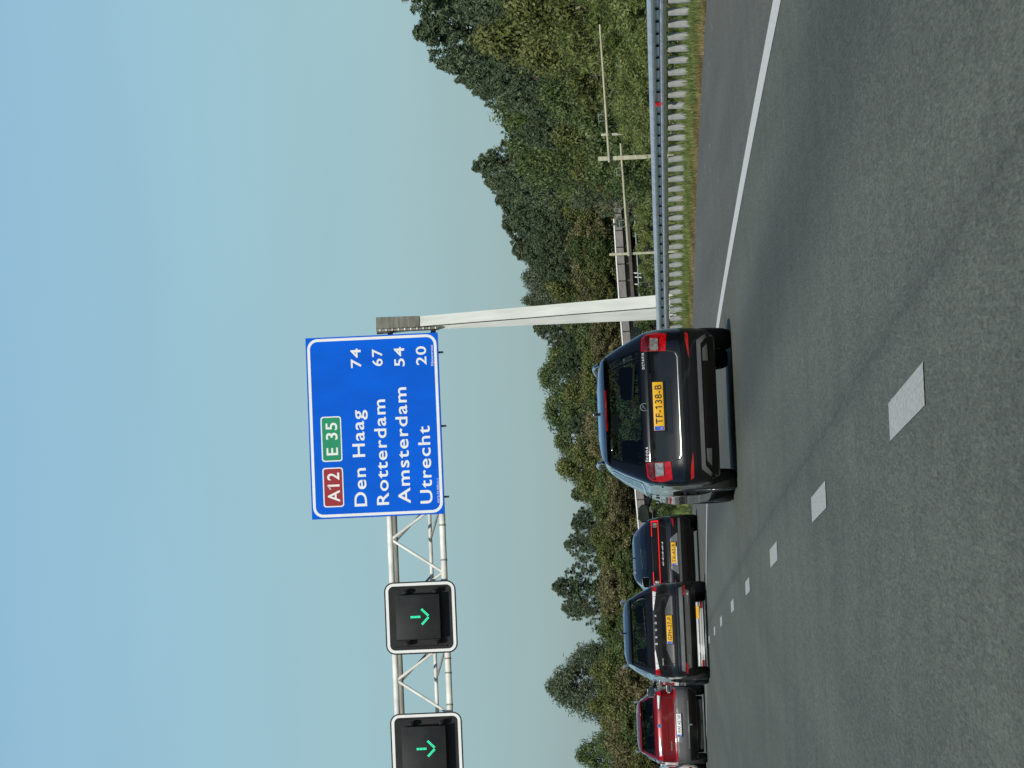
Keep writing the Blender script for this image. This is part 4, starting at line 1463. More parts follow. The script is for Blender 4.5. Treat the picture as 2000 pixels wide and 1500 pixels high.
class Shell:
    """car body as stacked plan outlines: half width, tail and nose position for each height"""
    def __init__(s, prof, tp=0.93, cx=0.20, cy=0.16, bow=0.07, ftap=0.12, wheels=(0.95, 3.62), wr=0.325):
        p = np.array(prof)
        z = np.arange(p[0, 0], p[-1, 0] + 1e-6, 0.0125)
        def it(k):
            q = np.interp(z, p[:, 0], p[:, k])
            for _ in range(2):
                q2 = q.copy()
                q2[1:-1] = 0.25 * q[:-2] + 0.5 * q[1:-1] + 0.25 * q[2:]
                q = q2
            return q
        s.z, s.w, s.yr, s.yf = z, it(1), it(2), it(3)
        s.tp, s.cx, s.cy, s.bow, s.ftap, s.wheels, s.wrad = tp, cx, cy, bow, ftap, wheels, wr
        s.wmax = s.w.max()
    def W(s, z): return np.interp(z, s.z, s.w)
    def YR(s, z): return np.interp(z, s.z, s.yr)
    def YF(s, z): return np.interp(z, s.z, s.yf)
    def rear(s, x, z):
        w = s.W(z) * s.tp
        k = w / (s.wmax * s.tp)
        t = np.clip(abs(x) / w, 0, 1)
        cx = s.cx * k
        u = np.clip((abs(x) - (w - cx)) / cx, 0, 1)
        return s.YR(z) + k * (s.bow * t * t + s.cy * (1 - np.sqrt(1 - u * u * 0.9999)))
    def ends(s, z):
        k = s.W(z) / s.wmax
        a = s.YR(z) + k * (s.bow + s.cy)
        b = s.YF(z) - k * 0.42
        if b < a + 0.05:
            m = (a + b) / 2
            a, b = m - 0.025, m + 0.025
        return a, b
    def side(s, y, z):
        a, b = s.ends(z)
        k = s.tp + (1 - s.tp) * smooth01((y - a) / 1.1)
        k *= 1 - s.ftap * smooth01((y - (b - 1.1)) / 1.1)
        return s.W(z) * k
    def front(s, x, z):
        a, b = s.ends(z)
        w = s.side(b, z)
        t = np.clip(abs(x) / w, 0, 1)
        k = s.W(z) / s.wmax
        return b + k * 0.42 * (1 - t ** 2.6) ** 0.75
    # surface maps: outline plane -> point, pushed out by off
    def m_rear(s, x, z, off): return Vector((x, float(s.rear(x, z)) - off, z))
    def m_front(s, x, z, off): return Vector((x, float(s.front(x, z)) + off, z))
    def m_side(s, sg):
        return lambda y, z, off: Vector((sg * (float(s.side(y, z)) + off), y, z))

    def loft(s, hole, zsplit):
        nR, nS, nF = 46, 84, 20
        zs = list(np.arange(s.z[0], s.z[-1] - 0.075, 0.028)) + list(np.linspace(s.z[-1] - 0.07, s.z[-1], 8))
        rings, secs = [], None
        for z in zs:
            w = s.W(z) * s.tp
            a, b = s.ends(z)
            pts, tag_ = [], []
            for th in np.linspace(-math.pi / 2, math.pi / 2, nR):
                x = w * math.sin(th)
                pts.append((x, float(s.rear(x, z)), z)); tag_.append('r')
            yy = np.linspace(a, b, nS + 2)
            def sp(y, sg):
                x = float(s.side(y, z))
                for wy in s.wheels:
                    if (y - wy) ** 2 + (z - s.wrad) ** 2 < (s.wrad + 0.045) ** 2:
                        x -= 0.24
                return (sg * x, y, z)
            for y in yy[1:-1]:
                pts.append(sp(y, 1)); tag_.append('s')
            wf = float(s.side(b, z))
            for th in np.linspace(math.pi / 2, -math.pi / 2, nF):
                x = wf * math.sin(th)
                pts.append((x, float(s.front(x, z)), z)); tag_.append('f')
            for y in yy[1:-1][::-1]:
                pts.append(sp(y, -1)); tag_.append('s')
            rings.append(pts)
            secs = tag_
        n = len(secs)
        out = {True: ([], {}), False: ([], {})}
        V = [p for r in rings for p in r]
        F_ = {True: [], False: []}
        for i in range(len(zs) - 1):
            for j in range(n):
                j2 = (j + 1) % n
                q = (i * n + j, i * n + j2, (i + 1) * n + j2, (i + 1) * n + j)
                c = np.mean([V[k] for k in q], 0)
                t1, t2 = secs[j], secs[j2]
                if hole(t1 if t1 == t2 else '-', c[0], c[1], c[2]):
                    continue
                F_[zs[i] >= zsplit].append(q)
        F_[True].append(tuple(range((len(zs) - 1) * n, len(zs) * n)))
        F_[False].append(tuple(range(n))[::-1])
        return V, F_

def patch(name, poly, mp, off, m, parent, depth=0.02, step=0.035, smooth=40, **kw):
    """a piece with outline poly laid on a curved surface, standing off it, with its own edges"""
    bm = bmesh.new()
    vs = [bm.verts.new((a, 0, b)) for a, b in poly]
    bm.faces.new(vs)
    bmesh.ops.triangulate(bm, faces=bm.faces[:])
    A = [p[0] for p in poly]; B = [p[1] for p in poly]
    for lo, hi, no in ((min(A), max(A), (1, 0, 0)), (min(B), max(B), (0, 0, 1))):
        k = math.floor(lo / step) + 1
        while k * step < hi - 1e-5:
            co = Vector(no) * (k * step)
            bmesh.ops.bisect_plane(bm, geom=bm.verts[:] + bm.edges[:] + bm.faces[:], plane_co=co, plane_no=no, dist=1e-6)
            k += 1
    bd = [e for e in bm.edges if e.is_boundary]
    keep = list(bm.verts)
    r = bmesh.ops.extrude_edge_only(bm, edges=bd)
    skirt = [g for g in r['geom'] if isinstance(g, bmesh.types.BMVert)]
    sk = set(skirt)
    for v in bm.verts:
        v.co = mp(v.co.x, v.co.z, off - depth if v in sk else off)
    bmesh.ops.recalc_face_normals(bm, faces=bm.faces)
    # outward: compare with the direction of growing offset
    a, b = poly[0]
    o = mp(a, b, 0.1) - mp(a, b, 0.0)
    s_ = sum((f.normal.dot(o)) * f.calc_area() for f in bm.faces)
    if s_ < 0:
        bmesh.ops.reverse_faces(bm, faces=bm.faces)
    return from_bm(name, bm, m, parent, smooth, **kw)

def ribbon(name, line, wd, mp, off, m, parent, depth=0.008, step=0.03, closed=False):
    pts = []
    L = list(line) + ([line[0]] if closed else [])
    for (a, b), (c, d) in zip(L, L[1:]):
        n = max(1, int(math.hypot(c - a, d - b) / step))
        for i in range(n):
            pts.append((a + (c - a) * i / n, b + (d - b) * i / n))
    pts.append(L[-1])
    left, right = [], []
    for i, p in enumerate(pts):
        q0, q1 = pts[max(0, i - 1)], pts[min(len(pts) - 1, i + 1)]
        dx, dz = q1[0] - q0[0], q1[1] - q0[1]
        l = math.hypot(dx, dz) or 1
        nx, nz = -dz / l * wd / 2, dx / l * wd / 2
        left.append((p[0] + nx, p[1] + nz)); right.append((p[0] - nx, p[1] - nz))
    bm = bmesh.new()
    def row(off_):
        return [bm.verts.new(mp(a, b, off_)) for a, b in left], [bm.verts.new(mp(a, b, off_)) for a, b in right]
    lt, rt = row(off); lb, rb = row(off - depth)
    for i in range(len(pts) - 1):
        bm.faces.new((lt[i], lt[i + 1], rt[i + 1], rt[i]))
        bm.faces.new((lt[i + 1], lt[i], lb[i], lb[i + 1]))
        bm.faces.new((rt[i], rt[i + 1], rb[i + 1], rb[i]))
    bmesh.ops.recalc_face_normals(bm, faces=bm.faces)
    return from_bm(name, bm, m, parent, 40)

def mirx(poly):
    return [(-a, b) for a, b in poly][::-1]

def wheel_meshes(r, wd):
    bm = bmesh.new()                                   # tyre
    n = 36
    pr = [(r - 0.115, -wd / 2 + 0.01), (r - 0.05, -wd / 2 - 0.004), (r - 0.012, -wd / 2 + 0.012), (r, -wd / 2 + 0.04),
          (r, wd / 2 - 0.04), (r - 0.012, wd / 2 - 0.012), (r - 0.05, wd / 2 + 0.004), (r - 0.115, wd / 2 - 0.01)]
    rows = [[bm.verts.new((x, q * math.cos(2 * math.pi * i / n), q * math.sin(2 * math.pi * i / n))) for q, x in pr] for i in range(n)]
    for i in range(n):
        a, b = rows[i], rows[(i + 1) % n]
        for k in range(len(pr)):
            k2 = (k + 1) % len(pr)
            bm.faces.new((a[k], a[k2], b[k2], b[k]))
    bmesh.ops.recalc_face_normals(bm, faces=bm.faces)
    tyre = bpy.data.meshes.new('tyre'); bm.to_mesh(tyre); bm.free(); clean(tyre, 35); tyre.materials.append(M['rubber'])
    bm = bmesh.new()                                   # rim with five double spokes, face towards -x
    R1 = r - 0.112
    for ra, rb, x0, x1 in ((R1, R1 - 0.025, -wd / 2 + 0.012, wd / 2 - 0.012), (0.07, 0.0, -wd / 2 + 0.03, -wd / 2 + 0.09)):
        A = []
        for i in range(30):
            c, s = math.cos(2 * math.pi * i / 30), math.sin(2 * math.pi * i / 30)
            A.append([bm.verts.new((x, q * c, q * s)) for q, x in ((ra, x0), (ra, x1), (max(rb, 0.004), x1), (max(rb, 0.004), x0))])
        for i in range(30):
            a, b = A[i], A[(i + 1) % 30]
            for k in range(4):
                bm.faces.new((a[k], a[(k + 1) % 4], b[(k + 1) % 4], b[k]))
    for i in range(5):
        for da in (-0.16, 0.16):
            t = 2 * math.pi * i / 5
            c = Vector((-wd / 2 + 0.035, 0.05 * math.cos(t), 0.05 * math.sin(t)))
            d = Vector((-wd / 2 + 0.028, (R1 - 0.01) * math.cos(t + da), (R1 - 0.01) * math.sin(t + da)))
            bm_tube(bm, c, d, 0.022, 0.018, 6)
    bmesh.ops.recalc_face_normals(bm, faces=bm.faces)
    rim = bpy.data.meshes.new('rim'); bm.to_mesh(rim); bm.free(); clean(rim, 35); rim.materials.append(M['rim'])
    bm = bmesh.new()
    bm_tube(bm, (-wd / 2 + 0.06, 0, 0), (wd / 2 - 0.02, 0, 0), r - 0.16, n=24)
    hub = bpy.data.meshes.new('wheel'); bm.to_mesh(hub); bm.free(); hub.materials.append(M['plastic'])
    return hub, tyre, rim
_wm = {}
def add_wheels(car, sh, track, wd=0.215):
    key = (round(sh.wrad, 3), wd)
    if key not in _wm:
        _wm[key] = wheel_meshes(sh.wrad, wd)
    hub, ty, ri = _wm[key]
    for y in sh.wheels:
        for sg in (-1, 1):
            h = link('wheel', hub, None, car, loc=(sg * track, y, sh.wrad))
            h.rotation_euler = (rng.random() * 6.28 if sg < 0 else rng.random() * 6.28, 0, 0)
            if sg > 0:
                h.rotation_euler = (h.rotation_euler[0], 0, math.pi)
            link('tyre', ty, None, h)
            link('rim', ri, None, h)

def number_plate(car, x, y, z, body, back, ink_w, tilt=0.0, code=True, frame=True, w_=0.52, h_=0.11):
    bm = bmesh.new()
    bm_box(bm, (0, 0, 0), (w_, 0.008, h_), 0.003)
    pl = from_bm('number_plate', bm, back, car, 30, loc=(x, y, z))
    pl.rotation_euler = (tilt, 0, 0)
    if frame:
        box('plate_frame', (0, 0.010, -0.006), (w_ + 0.02, 0.012, h_ + 0.03), M['plastic'], pl)
    if code:
        box('country_strip', (-w_ / 2 + 0.024, -0.005, 0), (0.044, 0.003, h_ - 0.012), M['plate_blue'], pl)
        text('country_letters', 'NL' if back is M['plate_yellow'] else 'D', -w_ / 2 + 0.010, -0.0075, -0.034, 0.026, 0.024, M['plate_yellow'] if back is M['plate_yellow'] else M['plate_white'], pl, 0.01, 1.0, 0.0005)
    text('plate_lettering', body, -ink_w / 2 + 0.02, -0.006, -0.037, ink_w, 0.075, M['plate_ink'], pl, 0.008, 1.08, 0.001)
    return pl

def side_mirror(car, sg, x, y, z, body, wd=0.22, ht=0.155, glassm='mirror'):
    bm = bmesh.new()
    vs = bm_box(bm, (0, 0, 0), (wd, 0.16, ht), 0.0)
    for v in vs:
        if v.co.y > 0:
            v.co.x *= 0.62; v.co.z *= 0.62
        if v.co.x * sg < 0:
            v.co.z *= 0.78
    bmesh.ops.bevel(bm, geom=list(bm.edges), offset=0.035, segments=3, affect='EDGES')
    h = from_bm('side_mirror', bm, body, car, 50, loc=(sg * x, y, z))
    gl = rrect(-wd / 2 + 0.018, -ht / 2 + 0.02, wd / 2 - 0.018, ht / 2 - 0.016, 0.045)
    gl = [(a, b * (0.82 if a * sg < 0 else 1.0)) for a, b in gl]
    plate_mesh('mirror_glass', gl, -0.086, 0.01, M[glassm], h)
    tube('mirror_arm', (-sg * wd * 0.35, 0.02, -ht * 0.28), (-sg * (wd * 0.5 + 0.10), 0.06, -ht * 0.55), 0.028, M['plastic'], h, 8)

def seats(car, zb, y0=1.15, y1=2.35, xo=0.36):
    for (y, xs, nm) in ((y1, (-xo, xo), 'front_seat'), (y0, (-xo - 0.04, xo + 0.04), 'rear_seat')):
        for x in xs:
            bm = bmesh.new()
            bm_box(bm, (x, y, zb - 0.25), (0.46, 0.14, 0.60), 0.06, 3)
            bm_box(bm, (x, y - 0.02, zb + 0.175), (0.24, 0.10, 0.16), 0.045, 3)
            bm_tube(bm, (x - 0.05, y, zb + 0.03), (x - 0.05, y, zb + 0.12), 0.01, n=6)
            bm_tube(bm, (x + 0.05, y, zb + 0.03), (x + 0.05, y, zb + 0.12), 0.01, n=6)
            o = from_bm(nm, bm, M['trimdark'], car, 50)
    box('dashboard', (0, 3.0, zb - 0.16), (1.25, 0.40, 0.18), M['trimdark'], car, 0.06)
    box('steering_wheel', (-xo, 2.78, zb - 0.02), (0.36, 0.04, 0.32), M['trimdark'], car, 0.09)
    box('rear_view_mirror', (0, 2.75, zb + 0.33), (0.24, 0.03, 0.07), M['trimdark'], car, 0.012)

def build_shell(car, sh, paint, lowpaint, zsplit, rearwin, sidewin, beltz, roofz, wsz, glass='glass_dark', sideglass='glass_dark'):
    """body with window openings, and the panes in them"""
    rin = [(a * 0.96, b + (0.012 if b < (beltz + roofz) / 2 else -0.012)) for a, b in rearwin]
    def hole(tg, x, y, z):
        if tg == 'r':
            return inside(rin, x, z)
        if tg == 's':
            return any(inside(w_, y, z) for w_ in sidewin)
        if tg == 'f':
            return wsz[0] < z < wsz[1]
        return False
    V, FF = sh.loft(hole, zsplit)
    for up, nm, mt in ((True, 'body', paint), (False, 'lower_body', lowpaint)):
        bm = bmesh.new()
        bv = [bm.verts.new(v) for v in V]
        for f in FF[up]:
            try:
                bm.faces.new([bv[i] for i in f])
            except ValueError:
                pass
        bmesh.ops.delete(bm, geom=[v for v in bm.verts if not v.link_faces], context='VERTS')
        bmesh.ops.recalc_face_normals(bm, faces=bm.faces)
        # make sure the sheet faces outwards
        sgn = 0.0
        for f in bm.faces:
            c = f.calc_center_median()
            sgn += (f.normal.x * c.x + f.normal.y * (c.y - 2.2)) * f.calc_area()
        if sgn < 0:
            bmesh.ops.reverse_faces(bm, faces=bm.faces)
        from_bm(nm, bm, mt, car, 50)
    patch('rear_window', rearwin, sh.m_rear, 0.004, M[glass], car, 0.012)
    for w_ in sidewin:
        for sg in (-1, 1):
            patch('side_window', w_, sh.m_side(sg), 0.004, M[sideglass], car, 0.012, 0.06)
            ribbon('window_trim', w_, 0.022, sh.m_side(sg), 0.006, M['chrome' if paint is not M['paint_red'] else 'plastic'], car, 0.012, 0.08, True)
    zz = np.linspace(wsz[0] - 0.02, wsz[1] + 0.02, 8)
    def wfz(z):
        a, b = sh.ends(z)
        return float(sh.side(b, z)) * 0.985
    poly = [(wfz(z), z) for z in zz] + [(-wfz(z), z) for z in zz[::-1]]
    patch('windscreen', poly, sh.m_front, 0.004, M['glass'], car, 0.012, 0.06)

def headlights(car, sh, z0, z1):
    for sg in (-1, 1):
        p = [(0.50, z0), (0.76, z0 + 0.04), (0.78, z1), (0.46, z1 - 0.03)]
        patch('headlight', p if sg > 0 else mirx(p), sh.m_front, 0.006, M['lamp_clear'], car, 0.02)
    patch('grille', [(-0.42, z0 - 0.02), (0.42, z0 - 0.02), (0.38, z1 - 0.02), (-0.38, z1 - 0.02)], sh.m_front, 0.006, M['gloss_black'], car, 0.02)

def place(u, v, D, yaw, name, label, cat='car', group=None):
    p = P(u, v, D)
    return empty(name, (p.x, D, 0.0), yaw, label, cat, group)

# ---------------------------------------------------------------- black estate car, nearest
car = place(712, 1400, 53.0, R(4.2), 'estate_car', 'black estate car with plate TF-138-B driving past the foot of the gantry')
car.scale = (1.02, 1.03, 1.035)
sh = Shell([(0.185, 0.80, 0.13, 4.45), (0.30, 0.885, 0.04, 4.62), (0.42, 0.905, 0.012, 4.66), (0.56, 0.91, 0.006, 4.66), (0.62, 0.912, 0.028, 4.62),
            (0.74, 0.91, 0.05, 4.54), (0.88, 0.885, 0.060, 3.9), (0.905, 0.882, 0.052, 3.75), (0.95, 0.865, 0.075, 3.55), (0.98, 0.85, 0.10, 3.30), (1.20, 0.735, 0.30, 2.85),
            (1.335, 0.65, 0.43, 2.50), (1.352, 0.63, 0.33, 2.42), (1.365, 0.62, 0.31, 2.38), (1.41, 0.575, 0.50, 2.24), (1.438, 0.51, 0.70, 2.05), (1.455, 0.38, 0.95, 1.85), (1.465, 0.14, 1.2, 1.5)],
           tp=0.935, cx=0.24, cy=0.20, bow=0.07, wheels=(1.00, 3.68), wr=0.320)
rw = [(-0.61, 0.985), (0.61, 0.985), (0.62, 1.02), (0.535, 1.30), (0.50, 1.345), (-0.50, 1.345), (-0.535, 1.30), (-0.62, 1.02)]
sws = [[(0.62, 1.02), (1.22, 0.985), (1.24, 1.30), (1.05, 1.335), (0.86, 1.30)], [(1.27, 0.985), (2.02, 0.975), (2.02, 1.335), (1.29, 1.335)],
       [(2.10, 0.975), (2.92, 0.97), (2.78, 1.08), (2.45, 1.30), (2.10, 1.335)]]
build_shell(car, sh, M['paint_black'], M['paint_black'], 0.30, rw, sws, 0.98, 1.345, (1.01, 1.335))
seats(car, 0.96)
mr = sh.m_rear
add_wheels(car, sh, 0.765)
# lower bumper and its silver trim
patch('bumper_lower', [(-0.80, 0.20), (0.80, 0.20), (0.83, 0.29), (0.79, 0.385), (-0.79, 0.385), (-0.83, 0.29)], mr, 0.010, M['plastic'], car)
patch('bumper_trim', [(-0.655, 0.335), (0.655, 0.335), (0.735, 0.265), (0.765, 0.285), (0.69, 0.378), (-0.69, 0.378), (-0.765, 0.285), (-0.735, 0.265)], mr, 0.022, M['dull_silver'], car)
for sg in (-1, 1):
    p = [(0.47, 0.262), (0.66, 0.268), (0.60, 0.318), (0.47, 0.318)]
    patch('exhaust_trim', p if sg > 0 else mirx(p), mr, 0.018, M['dull_silver'], car)
    p = [(0.50, 0.462), (0.775, 0.462), (0.80, 0.505), (0.72, 0.502)]
    patch('bumper_reflector', p if sg > 0 else mirx(p), mr, 0.010, M['reflector'], car)
patch('bumper_step', [(-0.80, 0.50), (0.80, 0.50), (0.80, 0.545), (-0.80, 0.545)], mr, 0.016, M['paint_black'], car)
ribbon('tailgate_seam', [(-0.60, 0.93), (-0.60, 0.70), (-0.57, 0.60), (-0.53, 0.575), (0.53, 0.575), (0.57, 0.60), (0.60, 0.70), (0.60, 0.93)], 0.012, mr, 0.0025, M['joint'], car)
ribbon('chrome_strip', [(-0.565, 0.607), (-0.525, 0.588), (0.525, 0.588), (0.565, 0.607)], 0.006, mr, 0.005, M['silver'], car)
# tailgate ledge over the plate and the plate recess, its shade painted as a black field
patch('tailgate_ledge', [(-0.585, 0.905), (0.585, 0.905), (0.585, 0.925), (-0.585, 0.925)], mr, 0.030, M['paint_black'], car, 0.035)
patch('plate_recess', [(-0.30, 0.665), (0.30, 0.665), (0.36, 0.895), (-0.36, 0.895)], mr, 0.004, M['gloss_black'], car, 0.006)
number_plate(car, 0, float(sh.rear(0, 0.79)) - 0.026, 0.806, 'TF-138-B', M['plate_yellow'], 0.42)
# C-shaped lamps
for sg in (-1, 1):
    f = (lambda q: q) if sg > 0 else mirx
    patch('tail_light', f([(0.592, 0.705), (0.785, 0.690), (0.805, 0.80), (0.790, 0.905), (0.745, 0.955), (0.602, 0.965)]), mr, 0.010, M['lamp_red'], car, 0.02, 0.025)
    patch('lamp_lens', f([(0.605, 0.782), (0.735, 0.780), (0.745, 0.868), (0.605, 0.872)]), mr, 0.017, M['lamp_clear'], car, 0.01, 0.025)
    patch('lamp_upper', f([(0.60, 0.876), (0.78, 0.872), (0.77, 0.915), (0.735, 0.945), (0.61, 0.955)]), mr, 0.015, M['lamp_dark'], car, 0.01, 0.025)
    ribbon('lamp_edge', f([(0.745, 0.778), (0.60, 0.780)]), 0.008, mr, 0.020, M['lamp_dark'], car)
# emblem, badges, wiper, high brake light
def emblem(car, sh, x, z, r, m1, m2):
    bm = bmesh.new()
    y = float(sh.rear(x, z))
    bm_tube(bm, (x, y + 0.01, z), (x, y - 0.014, z), r, r * 0.94, 24)
    e = from_bm('emblem', bm, m1, car, 40)
    bm = bmesh.new()
    bm_tube(bm, (x, y - 0.014, z), (x, y - 0.018, z), r * 0.78, r * 0.74, 20)
    f = from_bm('emblem_face', bm, m2, e, 40)
    bm = bmesh.new()      # plain raised winged stroke
    for a, b in (((-0.5, -0.3), (0.45, 0.25)), ((-0.15, 0.35), (0.45, 0.25)), ((-0.3, 0.1), (0.2, 0.0))):
        bm_tube(bm, (x + a[0] * r, y - 0.020, z + a[1] * r), (x + b[0] * r, y - 0.020, z + b[1] * r), r * 0.08, n=6)
    from_bm('emblem_mark', bm, m1, e, 40)
    return e
emblem(car, sh, 0, 0.958, 0.046, M['chrome'], M['gloss_black'])
def badge(car, sh, body, x0, x1, z, cap, m=None, sp=1.5, name='badge'):
    xm = (x0 + x1) / 2
    y = float(sh.rear(xm, z)) - 0.010
    s_ = (float(sh.rear(x1, z)) - float(sh.rear(x0, z))) / (x1 - x0)
    o = text(name, body, x0, float(sh.rear(x0, z)) - 0.009, z, x1 - x0, cap, m or M['badge'], car, 0.02, sp, 0.003)
    o.rotation_euler = (0, 0, math.atan(s_))
    return o
badge(car, sh, 'ŠKODA', -0.585, -0.425, 0.935, 0.026)
badge(car, sh, 'OCTAVIA', 0.405, 0.585, 0.935, 0.026)
patch('high_brake_light', [(-0.22, 1.352), (0.22, 1.352), (0.22, 1.368), (-0.22, 1.368)], mr, 0.008, M['lamp_red'], car)
patch('spoiler_shadow_gap', [(-0.49, 1.346), (0.49, 1.346), (0.49, 1.351), (-0.49, 1.351)], mr, 0.004, M['gloss_black'], car)
ribbon('rear_wiper', [(0.02, 1.082), (0.47, 1.045)], 0.020, mr, 0.028, M['plastic'], car, 0.014)
ribbon('wiper_arm', [(0.0, 0.985), (0.02, 1.085)], 0.022, mr, 0.030, M['plastic'], car, 0.02)
patch('spoiler', [(-0.55, 1.372), (0.55, 1.372), (0.53, 1.402), (-0.53, 1.402)], mr, 0.006, M['paint_black'], car, 0.03)
for sg in (-1, 1):
    bm = bmesh.new()
    pr = None
    for (y, z, x) in ((0.78, 1.415, 0.530), (0.95, 1.462, 0.525), (1.5, 1.488, 0.530), (2.1, 1.470, 0.520), (2.35, 1.415, 0.50)):
        c = Vector((sg * x, y, z))
        if pr is not None:
            bm_tube(bm, pr, c, 0.020, n=8)
        pr = c
    from_bm('roof_rail', bm, M['paint_black'], car, 50)
    side_mirror(car, sg, 1.005, 2.98, 1.02, M['paint_black'])
bm = bmesh.new()
bm_box(bm, (0, 0.95, 1.475), (0.03, 0.14, 0.07), 0.012)
from_bm('roof_aerial', bm, M['gloss_black'], car, 40)
ribbon('window_line', [(0.40, 0.93), (1.4, 0.945), (3.0, 0.93)], 0.016, sh.m_side(-1), 0.004, M['chrome'], car)
for sg in (-1, 1):
    ribbon('door_seam', [(1.28, 0.93), (1.22, 0.70), (1.36, 0.40)], 0.010, sh.m_side(sg), 0.0015, M['joint'], car)
    ribbon('door_seam', [(2.06, 0.95), (2.06, 0.35)], 0.010, sh.m_side(sg), 0.0015, M['joint'], car)
    ribbon('body_crease', [(0.45, 0.80), (2.0, 0.83), (3.7, 0.80)], 0.020, sh.m_side(sg), 0.008, M['paint_black'], car)
    for y in (1.42, 2.22):
        patch('door_handle', rrect(y, 0.845, y + 0.18, 0.875, 0.012, 3), sh.m_side(sg), 0.03, M['paint_black'], car)
headlights(car, sh, 0.62, 0.76)

# ---------------------------------------------------------------- dark hatchback with the light bar
car = place(421, 1360, 109.0, R(5), 'hatchback', 'dark hatchback with thin full-width red light bar and sloping blue rear window')
sh = Shell([(0.17, 0.82, 0.16, 4.4), (0.30, 0.90, 0.05, 4.58), (0.45, 0.925, 0.01, 4.6), (0.62, 0.93, 0.0, 4.6), (0.72, 0.925, 0.03, 4.5), (0.90, 0.90, 0.0, 3.9),
            (1.07, 0.865, -0.01, 3.4), (1.10, 0.85, 0.03, 3.3), (1.18, 0.80, 0.16, 3.1), (1.30, 0.71, 0.50, 2.8), (1.42, 0.605, 0.98, 2.5), (1.47, 0.53, 1.25, 2.3), (1.50, 0.36, 1.5, 2.1), (1.505, 0.15, 1.65, 1.9)],
           tp=0.93, cx=0.22, cy=0.18, bow=0.06, wheels=(0.95, 3.65), wr=0.33)
rw = [(-0.70, 1.17), (0.70, 1.17), (0.63, 1.30), (0.52, 1.43), (0.47, 1.455), (-0.47, 1.455), (-0.52, 1.43), (-0.63, 1.30)]
sws = [[(1.0, 1.16), (1.9, 1.15), (1.9, 1.40), (1.45, 1.38)], [(1.97, 1.15), (2.95, 1.14), (2.5, 1.36), (1.97, 1.40)]]
build_shell(car, sh, M['paint_navy'], M['paint_navy'], 0.3, rw, sws, 1.17, 1.45, (1.16, 1.40), 'glass_privacy')
mr = sh.m_rear
add_wheels(car, sh, 0.79)
patch('bumper_lower', [(-0.83, 0.18), (0.83, 0.18), (0.86, 0.34), (0.84, 0.40), (-0.84, 0.40), (-0.86, 0.34)], mr, 0.012, M['plastic'], car)
patch('bumper_trim', [(-0.80, 0.40), (0.80, 0.40), (0.80, 0.455), (-0.80, 0.455)], mr, 0.022, M['grey_plastic'], car)
patch('plate_recess', [(-0.47, 0.47), (0.47, 0.47), (0.33, 0.655), (-0.33, 0.655)], mr, 0.004, M['dull_silver'], car, 0.006)
patch('recess_shade_lip', [(-0.36, 0.658), (0.36, 0.658), (0.36, 0.675), (-0.36, 0.675)], mr, 0.030, M['gloss_black'], car, 0.035)
number_plate(car, -0.01, float(sh.rear(0, 0.57)) - 0.020, 0.575, 'TX-62-R', M['plate_yellow'], 0.42)
box('plate_holder_edge', (-0.06, float(sh.rear(0, 0.5)) - 0.018, 0.508), (0.42, 0.01, 0.016), M['white_paint'], car)
patch('light_panel', [(-0.80, 0.865), (0.80, 0.865), (0.79, 1.065), (-0.79, 1.065)], mr, 0.004, M['gloss_black'], car, 0.008)
ribbon('light_bar', [(-0.755, 0.898), (0.755, 0.898)], 0.018, mr, 0.010, M['lamp_lit'], car)
for sg in (-1, 1):
    ribbon('light_bar', [(sg * 0.40, 1.048), (sg * 0.735, 1.048)], 0.016, mr, 0.010, M['lamp_lit'], car)
    ribbon('light_bar', [(sg * 0.735, 1.060), (sg * 0.748, 0.888)], 0.034, mr, 0.011, M['lamp_lit'], car)
    p = [(0.60, 0.925), (0.70, 0.925), (0.70, 1.015), (0.60, 1.015)]
    patch('lamp_lens', p if sg > 0 else mirx(p), mr, 0.009, M['lamp_clear'], car, 0.008)
    p = [(0.57, 0.553), (0.79, 0.548), (0.80, 0.60), (0.72, 0.585)]
    patch('bumper_reflector', p if sg > 0 else mirx(p), mr, 0.012, M['reflector'], car)
    side_mirror(car, sg, 1.03, 2.95, 1.08, M['paint_navy'])
bm = bmesh.new()      # small bright script badge, too small to read
for i in range(17):
    x = -0.26 + 0.52 * i / 16
    h = 0.016 + 0.016 * abs(math.sin(i * 2.3))
    y = float(sh.rear(x, 0.815)) - 0.008
    bm_box(bm, (x, y, 0.815 + (h - 0.024) / 2), (0.012 + 0.006 * math.sin(i * 1.7), 0.006, h), 0.0)
from_bm('badge', bm, M['badge'], car, None, kind='stuff')
ribbon('tailgate_seam', [(-0.62, 1.08), (-0.66, 0.86), (-0.58, 0.70), (0.58, 0.70), (0.66, 0.86), (0.62, 1.08)], 0.010, mr, 0.012, M['joint'], car)
patch('tailgate_edge', [(-0.72, 1.075), (0.72, 1.075), (0.71, 1.095), (-0.71, 1.095)], mr, 0.020, M['paint_navy'], car, 0.03)
bm = bmesh.new(); bm_box(bm, (0, 1.35, 1.515), (0.03, 0.12, 0.06), 0.01)
from_bm('roof_aerial', bm, M['gloss_black'], car, 40)
headlights(car, sh, 0.68, 0.80)
seats(car, 1.08)

box('underbody_shade_block', (0, 2.0, 0.180), (1.30, 2.6, 0.16), M['rubber'], car, 0.03)  # dark blocks added below the floor, standing in for shade under the car
box('exhaust_shade_block', (0, 0.45, 0.170), (1.15, 0.35, 0.14), M['rubber'], car, 0.04)
